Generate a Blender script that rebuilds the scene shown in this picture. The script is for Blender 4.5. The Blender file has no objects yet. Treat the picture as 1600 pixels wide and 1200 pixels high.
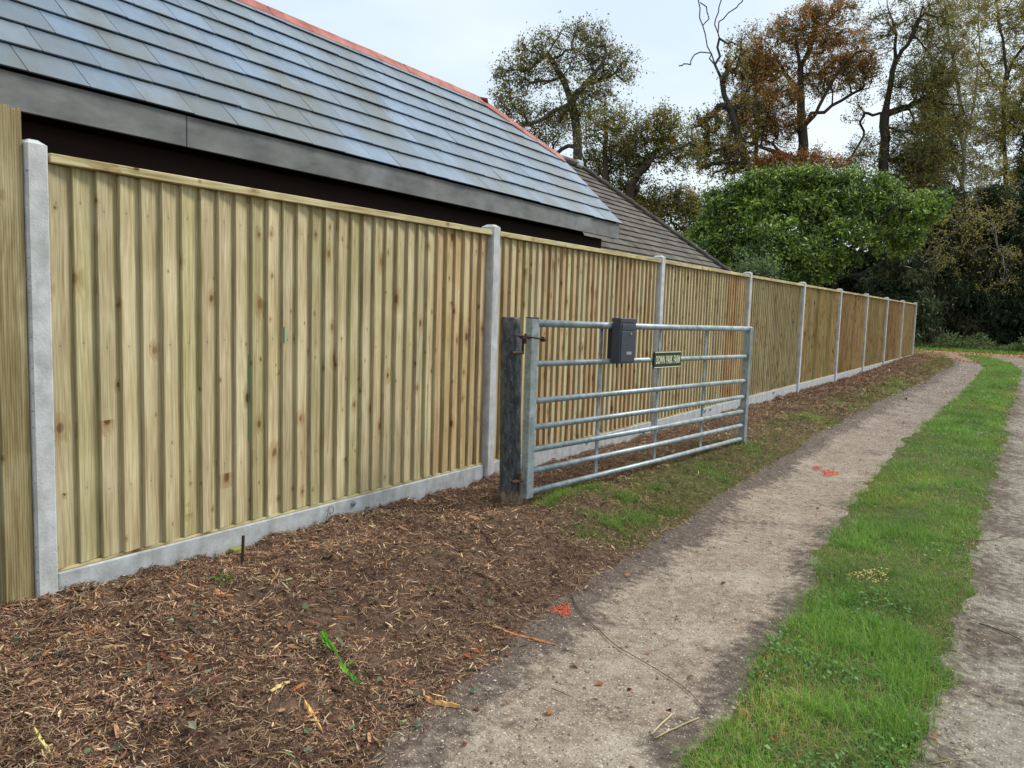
import bpy, math, random
import numpy as np
from mathutils import Vector, Matrix
R_ = math.radians
scene = bpy.context.scene

# ------------------------------------------------------------------ camera
CX, CZ, FPX, YAW, PITCH, ROLL = 3.211, 1.228, 1232.3, 0.580118, -0.096173, 0.0311
def cam_axes():
    f = np.array([-math.sin(YAW)*math.cos(PITCH), math.cos(YAW)*math.cos(PITCH), math.sin(PITCH)])
    r = np.array([math.cos(YAW), math.sin(YAW), 0.0]); u = np.cross(r, f)
    c, s = math.cos(ROLL), math.sin(ROLL)
    return c*r+s*u, -s*r+c*u, f
RT, UP, FW = cam_axes()
CAM = np.array([CX, 0.0, CZ])
cam = bpy.data.objects.new('camera', bpy.data.cameras.new('camera'))
scene.collection.objects.link(cam)
cam.data.sensor_width = 36.0
cam.data.lens = FPX/1600*36.0
cam.data.clip_start = 0.05
cam.data.clip_end = 2000
cam.matrix_world = Matrix(((RT[0], UP[0], -FW[0], CX), (RT[1], UP[1], -FW[1], 0), (RT[2], UP[2], -FW[2], CZ), (0, 0, 0, 1)))
scene.camera = cam

# ------------------------------------------------------------------ world, sun, exposure
SUN_EL, SUN_AZ = R_(46), R_(36)       # azimuth from +Y towards +X
world = bpy.data.worlds.new('World'); scene.world = world
world.use_nodes = True
nt = world.node_tree; nt.nodes.clear()
def wn(t, **k):
    n = nt.nodes.new(t)
    for a, b in k.items(): setattr(n, a, b)
    return n
sky = wn('ShaderNodeTexSky', sky_type='NISHITA', sun_disc=False)
sky.sun_elevation = SUN_EL; sky.sun_rotation = SUN_AZ
sky.air_density = 1.0; sky.dust_density = 2.0
tc = wn('ShaderNodeTexCoord')
mp = wn('ShaderNodeMapping'); mp.inputs['Scale'].default_value = (1.3, 1.3, 3.5)
nz = wn('ShaderNodeTexNoise'); nz.inputs['Scale'].default_value = 1.6; nz.inputs['Detail'].default_value = 5; nz.inputs['Roughness'].default_value = .55
cr = wn('ShaderNodeValToRGB')
cr.color_ramp.elements[0].position = .36; cr.color_ramp.elements[0].color = (5.2, 6.1, 6.8, 1)
cr.color_ramp.elements[1].position = .66; cr.color_ramp.elements[1].color = (6.6, 7.3, 7.6, 1)
mx = wn('ShaderNodeMix', data_type='RGBA'); mx.inputs[0].default_value = .87
bg = wn('ShaderNodeBackground'); bg.inputs['Strength'].default_value = 0.115
wo = wn('ShaderNodeOutputWorld')
L = nt.links.new
L(tc.outputs['Generated'], mp.inputs['Vector']); L(mp.outputs[0], nz.inputs['Vector']); L(nz.outputs['Fac'], cr.inputs['Fac'])
L(sky.outputs[0], mx.inputs[6]); L(cr.outputs[0], mx.inputs[7]); L(mx.outputs[2], bg.inputs['Color']); L(bg.outputs[0], wo.inputs['Surface'])
sl = bpy.data.lights.new('sun', 'SUN'); sl.energy = 2.5; sl.angle = R_(13); sl.color = (1, .965, .91)
so = bpy.data.objects.new('sun', sl); scene.collection.objects.link(so)
sd = Vector((math.sin(SUN_AZ)*math.cos(SUN_EL), math.cos(SUN_AZ)*math.cos(SUN_EL), math.sin(SUN_EL)))
so.rotation_euler = sd.to_track_quat('Z', 'Y').to_euler(); so.location = (20, 20, 40)
scene.view_settings.view_transform = 'Standard'; scene.view_settings.look = 'None'
scene.view_settings.exposure = 0.43; scene.view_settings.gamma = 1; scene.view_settings.use_curve_mapping = False
scene.cycles.use_denoising = True
scene.cycles.max_bounces = 6; scene.cycles.transparent_max_bounces = 8

# ------------------------------------------------------------------ helpers
rng = np.random.default_rng(7); random.seed(7)
def ray(x, y): return FW + RT*(x-800)/FPX - UP*(y-600)/FPX
def at_depth(x, y, Z): return CAM + ray(x, y)*Z
def on_axis(a, v, x, y):
    d = ray(x, y); return CAM + d*((v-CAM[a])/d[a])
def lin(r, g, b):
    f = lambda c: (c/255/12.92 if c/255 <= .04045 else ((c/255+.055)/1.055)**2.4)
    return (f(r), f(g), f(b))
def smooth(x, a, b):
    t = np.clip((x-a)/(b-a), 0, 1); return t*t*(3-2*t)
_perm = np.random.default_rng(3).random((256, 256))
def vnoise(x, y):
    x = np.asarray(x, float); y = np.asarray(y, float)
    xi = np.floor(x).astype(int); yi = np.floor(y).astype(int); fx = x-xi; fy = y-yi
    fx = fx*fx*(3-2*fx); fy = fy*fy*(3-2*fy)
    g = lambda a, b: _perm[a & 255, b & 255]
    return (g(xi, yi)*(1-fx)+g(xi+1, yi)*fx)*(1-fy) + (g(xi, yi+1)*(1-fx)+g(xi+1, yi+1)*fx)*fy
def fbm(x, y, o=4):
    s = 0; a = 1; t = 0
    for i in range(o):
        s = s + a*vnoise(x*2**i+17*i, y*2**i+9*i); t += a; a *= .5
    return s/t*2-1
def link(o): scene.collection.objects.link(o); return o
def mesh(name, V, F, mat, parent=None, col=None, bc=None, smooth_=False, loc=None):
    """V (n,3) world coords, F list of index tuples or (m,k) array; stored relative to the parent's base"""
    V = np.asarray(V, np.float32).reshape(-1, 3)
    off = np.zeros(3) if loc is None else np.array(loc, float)
    if parent is not None: off = np.array(parent['_w'])if '_w' in parent else np.array(parent.location)
    me = bpy.data.meshes.new(name)
    if isinstance(F, np.ndarray):
        k = F.shape[1]; loops = F.ravel(); starts = np.arange(0, len(loops), k); n = len(F)
    else:
        tot = np.array([len(f) for f in F]); loops = np.concatenate([np.asarray(f) for f in F]); starts = np.concatenate([[0], np.cumsum(tot)[:-1]]); n = len(F)
    me.vertices.add(len(V)); me.vertices.foreach_set('co', (V-off).astype(np.float32).ravel())
    me.loops.add(len(loops)); me.loops.foreach_set('vertex_index', loops.astype(np.int32))
    me.polygons.add(n); me.polygons.foreach_set('loop_start', starts.astype(np.int32))
    me.update(calc_edges=True)
    me.polygons.foreach_set('use_smooth', np.full(n, bool(smooth_)))
    if col is not None:
        col = np.asarray(col, np.float32)
        if col.ndim == 1: col = np.tile(col, (len(V), 1))
        a = me.color_attributes.new('col', 'FLOAT_COLOR', 'POINT')
        a.data.foreach_set('color', np.c_[col[:, :3], np.ones(len(V))].astype(np.float32).ravel())
    if bc is not None:
        a = me.attributes.new('bc', 'FLOAT_VECTOR', 'POINT'); a.data.foreach_set('vector', np.asarray(bc, np.float32).ravel())
    me.materials.append(mat)
    o = bpy.data.objects.new(name, me); link(o)
    if parent is not None: o.parent = parent
    elif loc is not None: o.location = loc
    return o
def tag(o, label=None, cat=None, group=None, kind=None):
    if label: o['label'] = label
    if cat: o['category'] = cat
    if group: o['group'] = group
    if kind: o['kind'] = kind
    return o
def thing(name, label, cat, loc=(0, 0, 0), group=None):
    o = link(bpy.data.objects.new(name, None)); o.location = loc; o.empty_display_size = .2
    return tag(o, label, cat, group)
class MB:
    """mesh collector with per-vertex colour and board coordinate"""
    def __init__(s): s.V = []; s.F = []; s.C = []; s.B = []; s.n = 0
    def add(s, V, F, c=(1, 1, 1), b=None):
        V = np.asarray(V, float).reshape(-1, 3)
        s.V.append(V); s.F += [tuple(int(i)+s.n for i in f) for f in F]
        c = np.asarray(c, float); s.C.append(np.tile(c, (len(V), 1)) if c.ndim == 1 else c)
        s.B.append(np.asarray(b, float) if b is not None else V.copy()); s.n += len(V); return s
    def box(s, x0, x1, y0, y1, z0, z1, c=(1, 1, 1), b=None, bev=0.0):
        if bev <= 0:
            V = [(x, y, z) for x in (x0, x1) for y in (y0, y1) for z in (z0, z1)]
            F = [(0, 1, 3, 2), (4, 6, 7, 5), (0, 4, 5, 1), (2, 3, 7, 6), (0, 2, 6, 4), (1, 5, 7, 3)]
        else:
            V, F = bevbox(x0, x1, y0, y1, z0, z1, bev)
        return s.add(V, F, c, b)
    def tube(s, P, r, n=8, c=(1, 1, 1), caps=True):
        P = [np.array(p, float) for p in P]; r = [r]*len(P) if np.isscalar(r) else r
        V = []
        for i, p in enumerate(P):
            d = P[min(i+1, len(P)-1)]-P[max(i-1, 0)]; d /= np.linalg.norm(d)+1e-9
            a = np.cross(d, (0, 0, 1.)); 
            if np.linalg.norm(a) < .2: a = np.cross(d, (1., 0, 0))
            a /= np.linalg.norm(a); b = np.cross(d, a)
            for k in range(n):
                t = 2*math.pi*k/n; V.append(p+r[i]*(math.cos(t)*a+math.sin(t)*b))
        F = [(i*n+k, i*n+(k+1) % n, (i+1)*n+(k+1) % n, (i+1)*n+k) for i in range(len(P)-1) for k in range(n)]
        if caps: F += [tuple(range(n-1, -1, -1)), tuple(range((len(P)-1)*n, len(P)*n))]
        return s.add(V, F, c)
    def build(s, name, mat, parent=None, smooth_=False, loc=None):
        return mesh(name, np.concatenate(s.V), s.F, mat, parent, np.concatenate(s.C), np.concatenate(s.B), smooth_, loc)
def bevbox(x0, x1, y0, y1, z0, z1, e):
    V = []; ids = {}
    for i, (sx, x) in enumerate(((-1, x0), (1, x1))):
        for j, (sy, y) in enumerate(((-1, y0), (1, y1))):
            for k, (sz, z) in enumerate(((-1, z0), (1, z1))):
                for a in range(3):
                    p = [x-sx*e, y-sy*e, z-sz*e]; p[a] = (x, y, z)[a]
                    ids[i, j, k, a] = len(V); V.append(p)
    F = []
    for a in range(3):
        o = [q for q in range(3) if q != a]
        for s in (0, 1):
            f = []
            for u, v in ((0, 0), (1, 0), (1, 1), (0, 1)):
                key = [0, 0, 0]; key[a] = s; key[o[0]] = u; key[o[1]] = v; f.append(ids[(*key, a)])
            F.append(tuple(f))
    for a in range(3):
        o = [q for q in range(3) if q != a]
        for u in (0, 1):
            for v in (0, 1):
                k0 = [0, 0, 0]; k0[o[0]] = u; k0[o[1]] = v; k1 = k0[:]; k1[a] = 1
                F.append((ids[(*k0, o[0])], ids[(*k1, o[0])], ids[(*k1, o[1])], ids[(*k0, o[1])]))
    for i in (0, 1):
        for j in (0, 1):
            for k in (0, 1): F.append((ids[i, j, k, 0], ids[i, j, k, 1], ids[i, j, k, 2]))
    # orient outward
    c = np.array([(x0+x1)/2, (y0+y1)/2, (z0+z1)/2]); VV = np.array(V); G = []
    for f in F:
        n = np.cross(VV[f[1]]-VV[f[0]], VV[f[2]]-VV[f[0]])
        G.append(f if np.dot(n, VV[list(f)].mean(0)-c) > 0 else f[::-1])
    return V, G

# ------------------------------------------------------------------ materials
class G:
    def __init__(s, name):
        s.m = bpy.data.materials.new(name); s.m.use_nodes = True; s.t = s.m.node_tree; s.t.nodes.clear()
        s.out = s.t.nodes.new('ShaderNodeOutputMaterial'); s.p = s.t.nodes.new('ShaderNodeBsdfPrincipled')
        s.t.links.new(s.p.outputs[0], s.out.inputs[0])
    def _in(s, sock, v):
        if v is None: return
        if hasattr(v, 'is_linked') or isinstance(v, bpy.types.NodeSocket): s.t.links.new(v, sock)
        else:
            if sock.type == 'RGBA' and len(v) == 3: v = (*v, 1)
            sock.default_value = v
    def n(s, t, ins={}, out=0, **k):
        n = s.t.nodes.new(t)
        for a, b in k.items(): setattr(n, a, b)
        for a, b in ins.items(): s._in(n.inputs[a], b)
        return n.outputs[out]
    def attr(s, name, out='Color'): 
        n = s.t.nodes.new('ShaderNodeAttribute'); n.attribute_name = name; return n.outputs[out]
    def col(s): return s.attr('col')
    def obj(s): return s.n('ShaderNodeTexCoord', out='Object')
    def map(s, v, sc=(1, 1, 1), loc=(0, 0, 0)): return s.n('ShaderNodeMapping', {'Vector': v, 'Scale': sc, 'Location': loc})
    def noise(s, v, sc, det=4, rough=.55, dist=0, out='Fac'):
        return s.n('ShaderNodeTexNoise', {'Vector': v, 'Scale': sc, 'Detail': det, 'Roughness': rough, 'Distortion': dist}, out=out)
    def vor(s, v, sc, out='Distance', feature='F1', rnd=1.0): return s.n('ShaderNodeTexVoronoi', {'Vector': v, 'Scale': sc, 'Randomness': rnd}, out=out, feature=feature)
    def ramp(s, f, pts):
        n = s.t.nodes.new('ShaderNodeValToRGB'); s._in(n.inputs[0], f); e = n.color_ramp.elements
        while len(e) < len(pts): e.new(.5)
        for q, (p, c) in zip(e, pts): q.position = p; q.color = (c, c, c, 1) if np.isscalar(c) else (*c, 1)
        return n.outputs[0]
    def mix(s, f, a, b, mode='MIX'):
        n = s.t.nodes.new('ShaderNodeMix'); n.data_type = 'RGBA'; n.blend_type = mode
        s._in(n.inputs[0], f); s._in(n.inputs[6], a); s._in(n.inputs[7], b); return n.outputs[2]
    def math(s, op, a, b=None, c=None):
        n = s.t.nodes.new('ShaderNodeMath'); n.operation = op; s._in(n.inputs[0], a)
        if b is not None: s._in(n.inputs[1], b)
        if c is not None: s._in(n.inputs[2], c)
        return n.outputs[0]
    def sep(s, v):
        n = s.t.nodes.new('ShaderNodeSeparateXYZ'); s._in(n.inputs[0], v); return n.outputs
    def comb(s, x, y, z):
        return s.n('ShaderNodeCombineXYZ', {0: x, 1: y, 2: z})
    def bump(s, h, st=.3, d=.01, prev=None):
        return s.n('ShaderNodeBump', {'Height': h, 'Strength': st, 'Distance': d, 'Normal': prev})
    def fin(s, c, rough=.8, bump=None, metal=0, spec=.3, trans=None):
        s._in(s.p.inputs['Base Color'], c); s._in(s.p.inputs['Roughness'], rough); s._in(s.p.inputs['Metallic'], metal)
        s._in(s.p.inputs['Specular IOR Level'], spec)
        if bump is not None: s._in(s.p.inputs['Normal'], bump)
        if trans:
            tr = s.t.nodes.new('ShaderNodeBsdfTranslucent'); s._in(tr.inputs[0], c)
            m = s.t.nodes.new('ShaderNodeMixShader'); m.inputs[0].default_value = trans
            s.t.links.new(s.p.outputs[0], m.inputs[1]); s.t.links.new(tr.outputs[0], m.inputs[2]); s.t.links.new(m.outputs[0], s.out.inputs[0])
        return s.m

def wood_mat(name, knots=.34, rough=.75, grainmix=.55, dirt=.5, kcol=lin(84, 58, 38), nails=False):
    g = G(name); b = g.attr('bc', 'Vector'); x, y, z = g.sep(b)      # x across, y along, z board id
    idz = g.math('MULTIPLY', z, 3.17)
    p1 = g.comb(g.math('ADD', g.math('MULTIPLY', x, 7.), idz), g.math('MULTIPLY', y, .8), idz)
    warp = g.noise(p1, 1.0, 3)
    fine = g.noise(g.comb(g.math('MULTIPLY', x, 260.), g.math('MULTIPLY', y, 5.), idz), 1.0, 3)
    kp = g.comb(g.math('ADD', g.math('MULTIPLY', x, 7.5), idz), g.math('MULTIPLY_ADD', y, 5.2, g.math('SINE', g.math('MULTIPLY', z, .9))), idz)
    whorl = g.noise(g.comb(g.math('MULTIPLY', z, .07), g.math('MULTIPLY', y, 2.6), 3.1), 1.0, 2)
    kwarp = g.noise(kp, 3, 2, out='Color')
    kp2 = g.mix(.08, kp, kwarp, 'ADD')
    vn = g.t.nodes.new('ShaderNodeTexVoronoi'); vn.voronoi_dimensions = '2D'; vn.inputs['Scale'].default_value = 1; g._in(vn.inputs['Vector'], kp2)
    kd = vn.outputs['Distance']; kr = g.sep(vn.outputs['Color'])[0]; kr2 = g.sep(vn.outputs['Color'])[1]
    pres = g.ramp(g.math('MULTIPLY', kr, g.ramp(whorl, [(.42, 1.5), (.60, .22)])), [(knots-.01, 1), (knots, 0)])
    vn.inputs['Randomness'].default_value = .75
    rad = g.math('MULTIPLY_ADD', g.math('POWER', kr2, 2.2), .15, .028)
    kq = g.math('DIVIDE', kd, rad)
    core = g.math('MULTIPLY', g.ramp(kq, [(.55, 1), (1, 0)]), pres)
    halo = g.math('MULTIPLY', g.ramp(g.math('DIVIDE', kq, 3.), [(.2, 1), (1, 0)]), pres)
    base = g.col()
    rings = g.math('SINE', g.math('ADD', g.math('ADD', g.math('MULTIPLY', warp, 62.), g.math('MULTIPLY', x, 260.)), g.math('MULTIPLY', halo, 9.)))
    rings = g.math('MULTIPLY_ADD', rings, .5, .5)
    c = g.mix(g.math('MULTIPLY', rings, grainmix*.5), base, g.mix(1, base, (.66, .60, .46), 'MULTIPLY'))
    c = g.mix(g.ramp(fine, [(.35, .7), (.6, 0)]), c, g.mix(1, c, (.6, .55, .47), 'MULTIPLY'))
    big = g.noise(g.comb(g.math('ADD', g.math('MULTIPLY', x, 3.), g.math('MULTIPLY', idz, 5)), g.math('MULTIPLY', y, 2.4), idz), 1.0, 4)
    c = g.mix(g.ramp(big, [(.42, dirt), (.62, 0)]), c, g.mix(1, c, (.72, .70, .62), 'MULTIPLY'))
    c = g.mix(g.ramp(big, [(.5, 0), (.72, .3)]), c, (.60, .54, .36))
    c = g.mix(g.math('MULTIPLY', halo, .85), c, g.mix(1, c, (.66, .5, .36), 'MULTIPLY'))
    c = g.mix(g.math('MULTIPLY', core, g.math('MULTIPLY_ADD', g.sep(vn.outputs['Color'])[2], .6, .35)), c, kcol)
    if nails:
        m = None
        for zr, xr in ((.42, .034), (1.02, .036), (1.58, .033)):
            dx = g.math('SUBTRACT', x, xr); dy = g.math('SUBTRACT', y, g.math('MULTIPLY_ADD', g.math('SINE', g.math('MULTIPLY', z, 5.7)), .012, zr))
            dd = g.math('SQRT', g.math('ADD', g.math('MULTIPLY', dx, dx), g.math('MULTIPLY', dy, dy)))
            bl = g.math('SQRT', g.math('ADD', g.math('MULTIPLY', dx, dx), g.math('MULTIPLY', g.math('MULTIPLY', dy, dy), .06)))
            v = g.math('ADD', g.ramp(dd, [(.002, .7), (.0045, 0)]), g.math('MULTIPLY', g.ramp(bl, [(.002, .28), (.012, 0)]), g.ramp(fine, [(.4, 1), (.6, .2)])))
            m = v if m is None else g.math('MAXIMUM', m, v)
        c = g.mix(g.math('MINIMUM', m, .9), c, lin(70, 62, 54))
    sk = g.noise(g.comb(g.math('ADD', g.math('MULTIPLY', x, 38.), g.math('MULTIPLY', idz, 3)), g.math('MULTIPLY', y, 1.3), idz), 1.0, 4, .6)
    c = g.mix(g.ramp(sk, [(.50, 0), (.68, .75)]), c, g.mix(1, c, (.62, .55, .45), 'MULTIPLY'))
    c = g.mix(g.ramp(sk, [(.30, .35), (.42, 0)]), c, lin(226, 214, 172))
    bp = g.bump(g.math('ADD', fine, g.math('MULTIPLY', rings, .3)), .3, .004)
    return g.fin(c, rough, bp, spec=.25)
M = {}
M['panel'] = wood_mat('treated_softwood', nails=True, knots=.44, grainmix=.8)
M['sawn'] = wood_mat('sawn_softwood', knots=.30, grainmix=1.1, dirt=.7)
def _():
    g = G('oak_frame'); o = g.obj(); n = g.noise(g.map(o, (6, 6, 1)), 4, 4)
    return g.fin(g.mix(n, lin(62, 36, 24), lin(98, 60, 42)), .85)
M['oak'] = _()
def _():
    g = G('concrete'); o = g.obj(); n = g.noise(o, 14, 5); n2 = g.noise(o, 90, 3); st = g.noise(g.map(o, (5, 5, 1.2)), 3, 4)
    c = g.mix(g.ramp(n, [(.3, 0), (.7, 1)]), lin(170, 171, 170), lin(203, 204, 205))
    c = g.mix(g.ramp(st, [(.5, 0), (.75, .5)]), c, lin(134, 132, 124))
    v = g.vor(o, 74, out='Distance'); r = g.sep(g.vor(o, 74, out='Color'))[0]
    hole = g.math('MULTIPLY', g.ramp(v, [(.14, 1), (.26, 0)]), g.ramp(r, [(.34, 1), (.36, 0)]))
    c = g.mix(g.math('MULTIPLY', hole, .75), c, lin(90, 86, 80))
    c = g.mix(1, c, g.col(), 'MULTIPLY')
    hb = g.math('SUBTRACT', n2, g.math('MULTIPLY', hole, 1.6))
    return g.fin(c, .9, g.bump(hb, .4, .004), spec=.2)
M['concrete'] = _()
def _():
    g = G('slate'); b = g.attr('bc', 'Vector'); o = g.obj()
    n = g.noise(b, 11, 7, .72); n2 = g.noise(o, 1.3, 4); n3 = g.noise(b, 70, 3)
    c = g.mix(g.ramp(n, [(.3, 0), (.75, 1)]), g.mix(1, g.col(), (.64, .67, .70), 'MULTIPLY'), g.col())
    ms = g.noise(g.map(o, (1, 1.6, 1), (3, 1, 2)), .8, 5, .6)
    c = g.mix(g.ramp(n2, [(.5, 0), (.75, .5)]), c, lin(104, 104, 96))
    c = g.mix(g.math('MULTIPLY', g.ramp(ms, [(.47, 0), (.64, .8)]), g.ramp(n, [(.3, .5), (.6, 1)])), c, lin(92, 90, 74))
    rg = g.math('MULTIPLY_ADD', n, .3, .2)
    bp = g.bump(g.math('ADD', n, g.math('MULTIPLY', n3, .4)), .35, .006)
    return g.fin(c, rg, bp, spec=.62)
M['slate'] = _()
def _():
    g = G('red_ridge_clay'); o = g.obj(); n = g.noise(o, 6, 5)
    return g.fin(g.mix(g.ramp(n, [(.35, 0), (.7, 1)]), lin(146, 84, 72), lin(184, 122, 110)), .8, g.bump(g.noise(o, 40, 3), .2, .005))
M['redclay'] = _()
def _():
    g = G('weathered_fascia'); o = g.obj(); n = g.noise(g.map(o, (4, 1.6, 4)), 2.2, 6, .62); n2 = g.noise(o, 2.1, 3)
    c = g.mix(g.ramp(n, [(.3, 0), (.7, 1)]), lin(94, 94, 93), lin(128, 128, 126))
    c = g.mix(g.ramp(n2, [(.5, 0), (.7, .5)]), c, lin(146, 148, 150))
    return g.fin(c, .8, g.bump(n, .2, .004))
M['fascia'] = _()
def _():
    g = G('old_plain_tiles'); b = g.attr('bc', 'Vector'); o = g.obj(); n = g.noise(o, 4, 5); n2 = g.noise(o, 30, 3)
    c = g.mix(g.ramp(n, [(.35, 0), (.7, 1)]), g.col(), lin(108, 103, 93))
    c = g.mix(g.ramp(n2, [(.55, 0), (.75, .6)]), c, lin(70, 72, 56))
    return g.fin(c, .9, g.bump(n2, .3, .006), spec=.2)
M['tiles'] = _()
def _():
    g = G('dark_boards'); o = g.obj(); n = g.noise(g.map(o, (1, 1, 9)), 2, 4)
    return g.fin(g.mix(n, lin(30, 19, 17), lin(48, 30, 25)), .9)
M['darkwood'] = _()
def _():
    g = G('galvanised_steel'); o = g.obj(); n = g.noise(o, 16, 5, .6); v = g.sep(g.vor(o, 60, out='Color'))[0]
    c = g.mix(g.ramp(n, [(.3, 0), (.7, 1)]), lin(112, 123, 127), lin(160, 172, 176))
    c = g.mix(g.math('MULTIPLY', v, .25), c, lin(190, 200, 203))
    gr = g.noise(o, 5, 4); c = g.mix(g.ramp(gr, [(.5, 0), (.7, .5)]), c, lin(96, 106, 98))
    sc_ = g.noise(o, 45, 4, .7); c = g.mix(g.ramp(sc_, [(.6, 0), (.68, .6)]), c, lin(120, 108, 92))
    return g.fin(c, g.math('MULTIPLY_ADD', n, .3, .35), g.bump(n, .1, .003), metal=.45, spec=.5)
M['galv'] = _()
def _():
    g = G('tarred_post'); o = g.obj(); n = g.noise(g.map(o, (1, 1, .4)), 36, 6, .75, .3); n2 = g.noise(g.map(o, (1, 1, .25)), 60, 3)
    c = g.mix(g.ramp(n, [(.42, 0), (.75, 1)]), lin(44, 46, 49), lin(104, 110, 114))
    c = g.mix(g.ramp(n2, [(.6, 0), (.7, .5)]), c, lin(130, 132, 130))
    return g.fin(g.mix(1, c, g.col(), 'MULTIPLY'), .62, g.bump(g.math('ADD', n, n2), .5, .008), spec=.4)
M['tar'] = _()
def _():
    g = G('rusty_iron'); o = g.obj(); n = g.noise(o, 60, 4)
    return g.fin(g.mix(n, lin(46, 36, 32), lin(88, 66, 54)), .8, g.bump(n, .3, .003), metal=.3)
M['rust'] = _()
def plain(name, c, rough=.6, metal=0, spec=.4, var=.15):
    g = G(name); o = g.obj(); n = g.noise(o, 30, 4)
    c0 = tuple(v*(1-var) for v in c); return g.fin(g.mix(n, c0, c), rough, metal=metal, spec=spec)
M['boxpaint'] = plain('dark_blue_grey_paint', lin(60, 66, 78), .42)
M['boxdark'] = plain('dark_recess', lin(34, 38, 46), .5)
M['steel'] = plain('bright_steel', lin(200, 200, 198), .3, .8)
M['signgreen'] = plain('dark_green_enamel', lin(22, 54, 44), .45)
M['cream'] = plain('cream_paint', lin(226, 222, 188), .6)
M['lead'] = plain('pale_lead', lin(176, 186, 190), .6)
def colmat(name, rough=.85, spec=.2, trans=None, var=.2, vs=40, var_c=(.6, .6, .6)):
    g = G(name); n = g.noise(g.obj(), vs, 3); c = g.mix(g.math('MULTIPLY', n, var*2), g.col(), g.mix(1, g.col(), var_c, 'MULTIPLY'))
    return g.fin(c, rough, spec=spec, trans=trans)
M['chip'] = colmat('wood_fibre', .9, .12)
M['leaf'] = colmat('foliage', .6, .3, .3)
M['gloss_leaf'] = colmat('glossy_foliage', .38, .5, .22)
M['blade'] = colmat('grass_blades', .5, .3, .35)
M['stone'] = colmat('gravel_stone', .85, .2)
def _():
    g = G('bark'); o = g.obj(); n = g.noise(g.map(o, (4, 4, 1)), 5, 5)
    return g.fin(g.mix(g.ramp(n, [(.3, 0), (.7, 1)]), g.mix(1, g.col(), (.55, .55, .55), 'MULTIPLY'), g.col()), .9, g.bump(n, .5, .03), spec=.15)
M['bark'] = _()

# ground materials; attribute 'bc' = (across 0..1, along metres, zone weight)
def ground_mat(kind):
    g = G(kind); o = g.obj(); x, y, z = g.sep(g.attr('bc', 'Vector'))
    n1 = g.noise(o, 2.2, 5, .6); n2 = g.noise(o, 22, 6, .65); n3 = g.noise(o, 120, 4, .6)
    if kind == 'mulch_soil':
        c = g.mix(g.ramp(n2, [(.3, 0), (.7, 1)]), lin(56, 44, 36), lin(116, 92, 76))
        c = g.mix(g.ramp(n3, [(.52, 0), (.72, .8)]), c, lin(150, 120, 96))
        c = g.mix(g.math('MULTIPLY', z, g.ramp(n2, [(.35, 0), (.55, .8)])), c, lin(96, 92, 58))
        bp = g.bump(g.math('ADD', g.math('MULTIPLY', n2, 1.5), n3), .8, .015); r = .95
    elif kind in ('track', 'track2'):
        dark = g.mix(g.ramp(n2, [(.3, 0), (.7, 1)]), lin(72, 62, 56), lin(112, 100, 90))
        pale = g.mix(g.ramp(n2, [(.3, 0), (.7, 1)]), lin(114, 100, 87), lin(163, 147, 129))
        pale = g.mix(g.ramp(g.noise(o, 3.1, 4), [(.5, 0), (.7, .6)]), pale, lin(178, 166, 150))
        pale = g.mix(g.ramp(g.math('DIVIDE', y, 30.), [(.2, 0), (.5, .7)]), pale, lin(126, 113, 107))
        if kind == 'track2': pale = g.mix(g.ramp(n2, [(.3, 0), (.7, 1)]), lin(112, 104, 94), lin(158, 149, 135))
        f = g.math('ADD', z, g.math('MULTIPLY', g.math('SUBTRACT', n1, .5), 2.1))
        f = g.math('ADD', f, g.math('MULTIPLY', g.math('SUBTRACT', n2, .5), 1.1))
        c = g.mix(g.ramp(f, [(.28, 0), (.74, 1)]), dark, pale)
        sp = g.vor(o, 85); sr = g.sep(g.vor(o, 85, out='Color'))[0]
        c = g.mix(g.math('MULTIPLY', g.math('MULTIPLY', g.ramp(sp, [(.2, .8), (.42, 0)]), g.ramp(sr, [(.5, 0), (.9, 1)])), g.ramp(f, [(.35, .06), (.6, .8)])), c, lin(214, 204, 188))
        c = g.mix(g.math('MULTIPLY', g.ramp(n3, [(.5, 0), (.66, .6)]), g.ramp(sr, [(.1, 1), (.5, 0)])), c, lin(84, 72, 62))
        bp = g.bump(g.math('SUBTRACT', g.math('ADD', n3, n2), g.math('MULTIPLY', sp, .6)), .6, .008); r = .9
    elif kind == 'turf':
        c = g.mix(g.ramp(n2, [(.3, 0), (.7, 1)]), lin(56, 58, 32), lin(88, 98, 46)); c = g.mix(g.ramp(n1, [(.55, 0), (.75, .6)]), c, lin(80, 68, 48))
        bp = g.bump(n2, .7, .02); r = .95
    elif kind == 'lane':
        c = g.mix(g.ramp(n2, [(.3, 0), (.7, 1)]), lin(120, 104, 92), lin(160, 142, 126)); c = g.mix(g.ramp(g.noise(o, 9, 5), [(.45, 0), (.6, .7)]), c, lin(150, 104, 66))
        bp = g.bump(n2, .6, .02); r = .95
    else:
        c = g.mix(g.ramp(n1, [(.3, 0), (.7, 1)]), lin(62, 72, 36), lin(84, 80, 50)); bp = g.bump(n2, .7, .03); r = .95
    return g.fin(c, r, bp, spec=.15)
for k in ('mulch_soil', 'track', 'track2', 'turf', 'lane', 'rough_ground'): M[k] = ground_mat(k)

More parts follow.
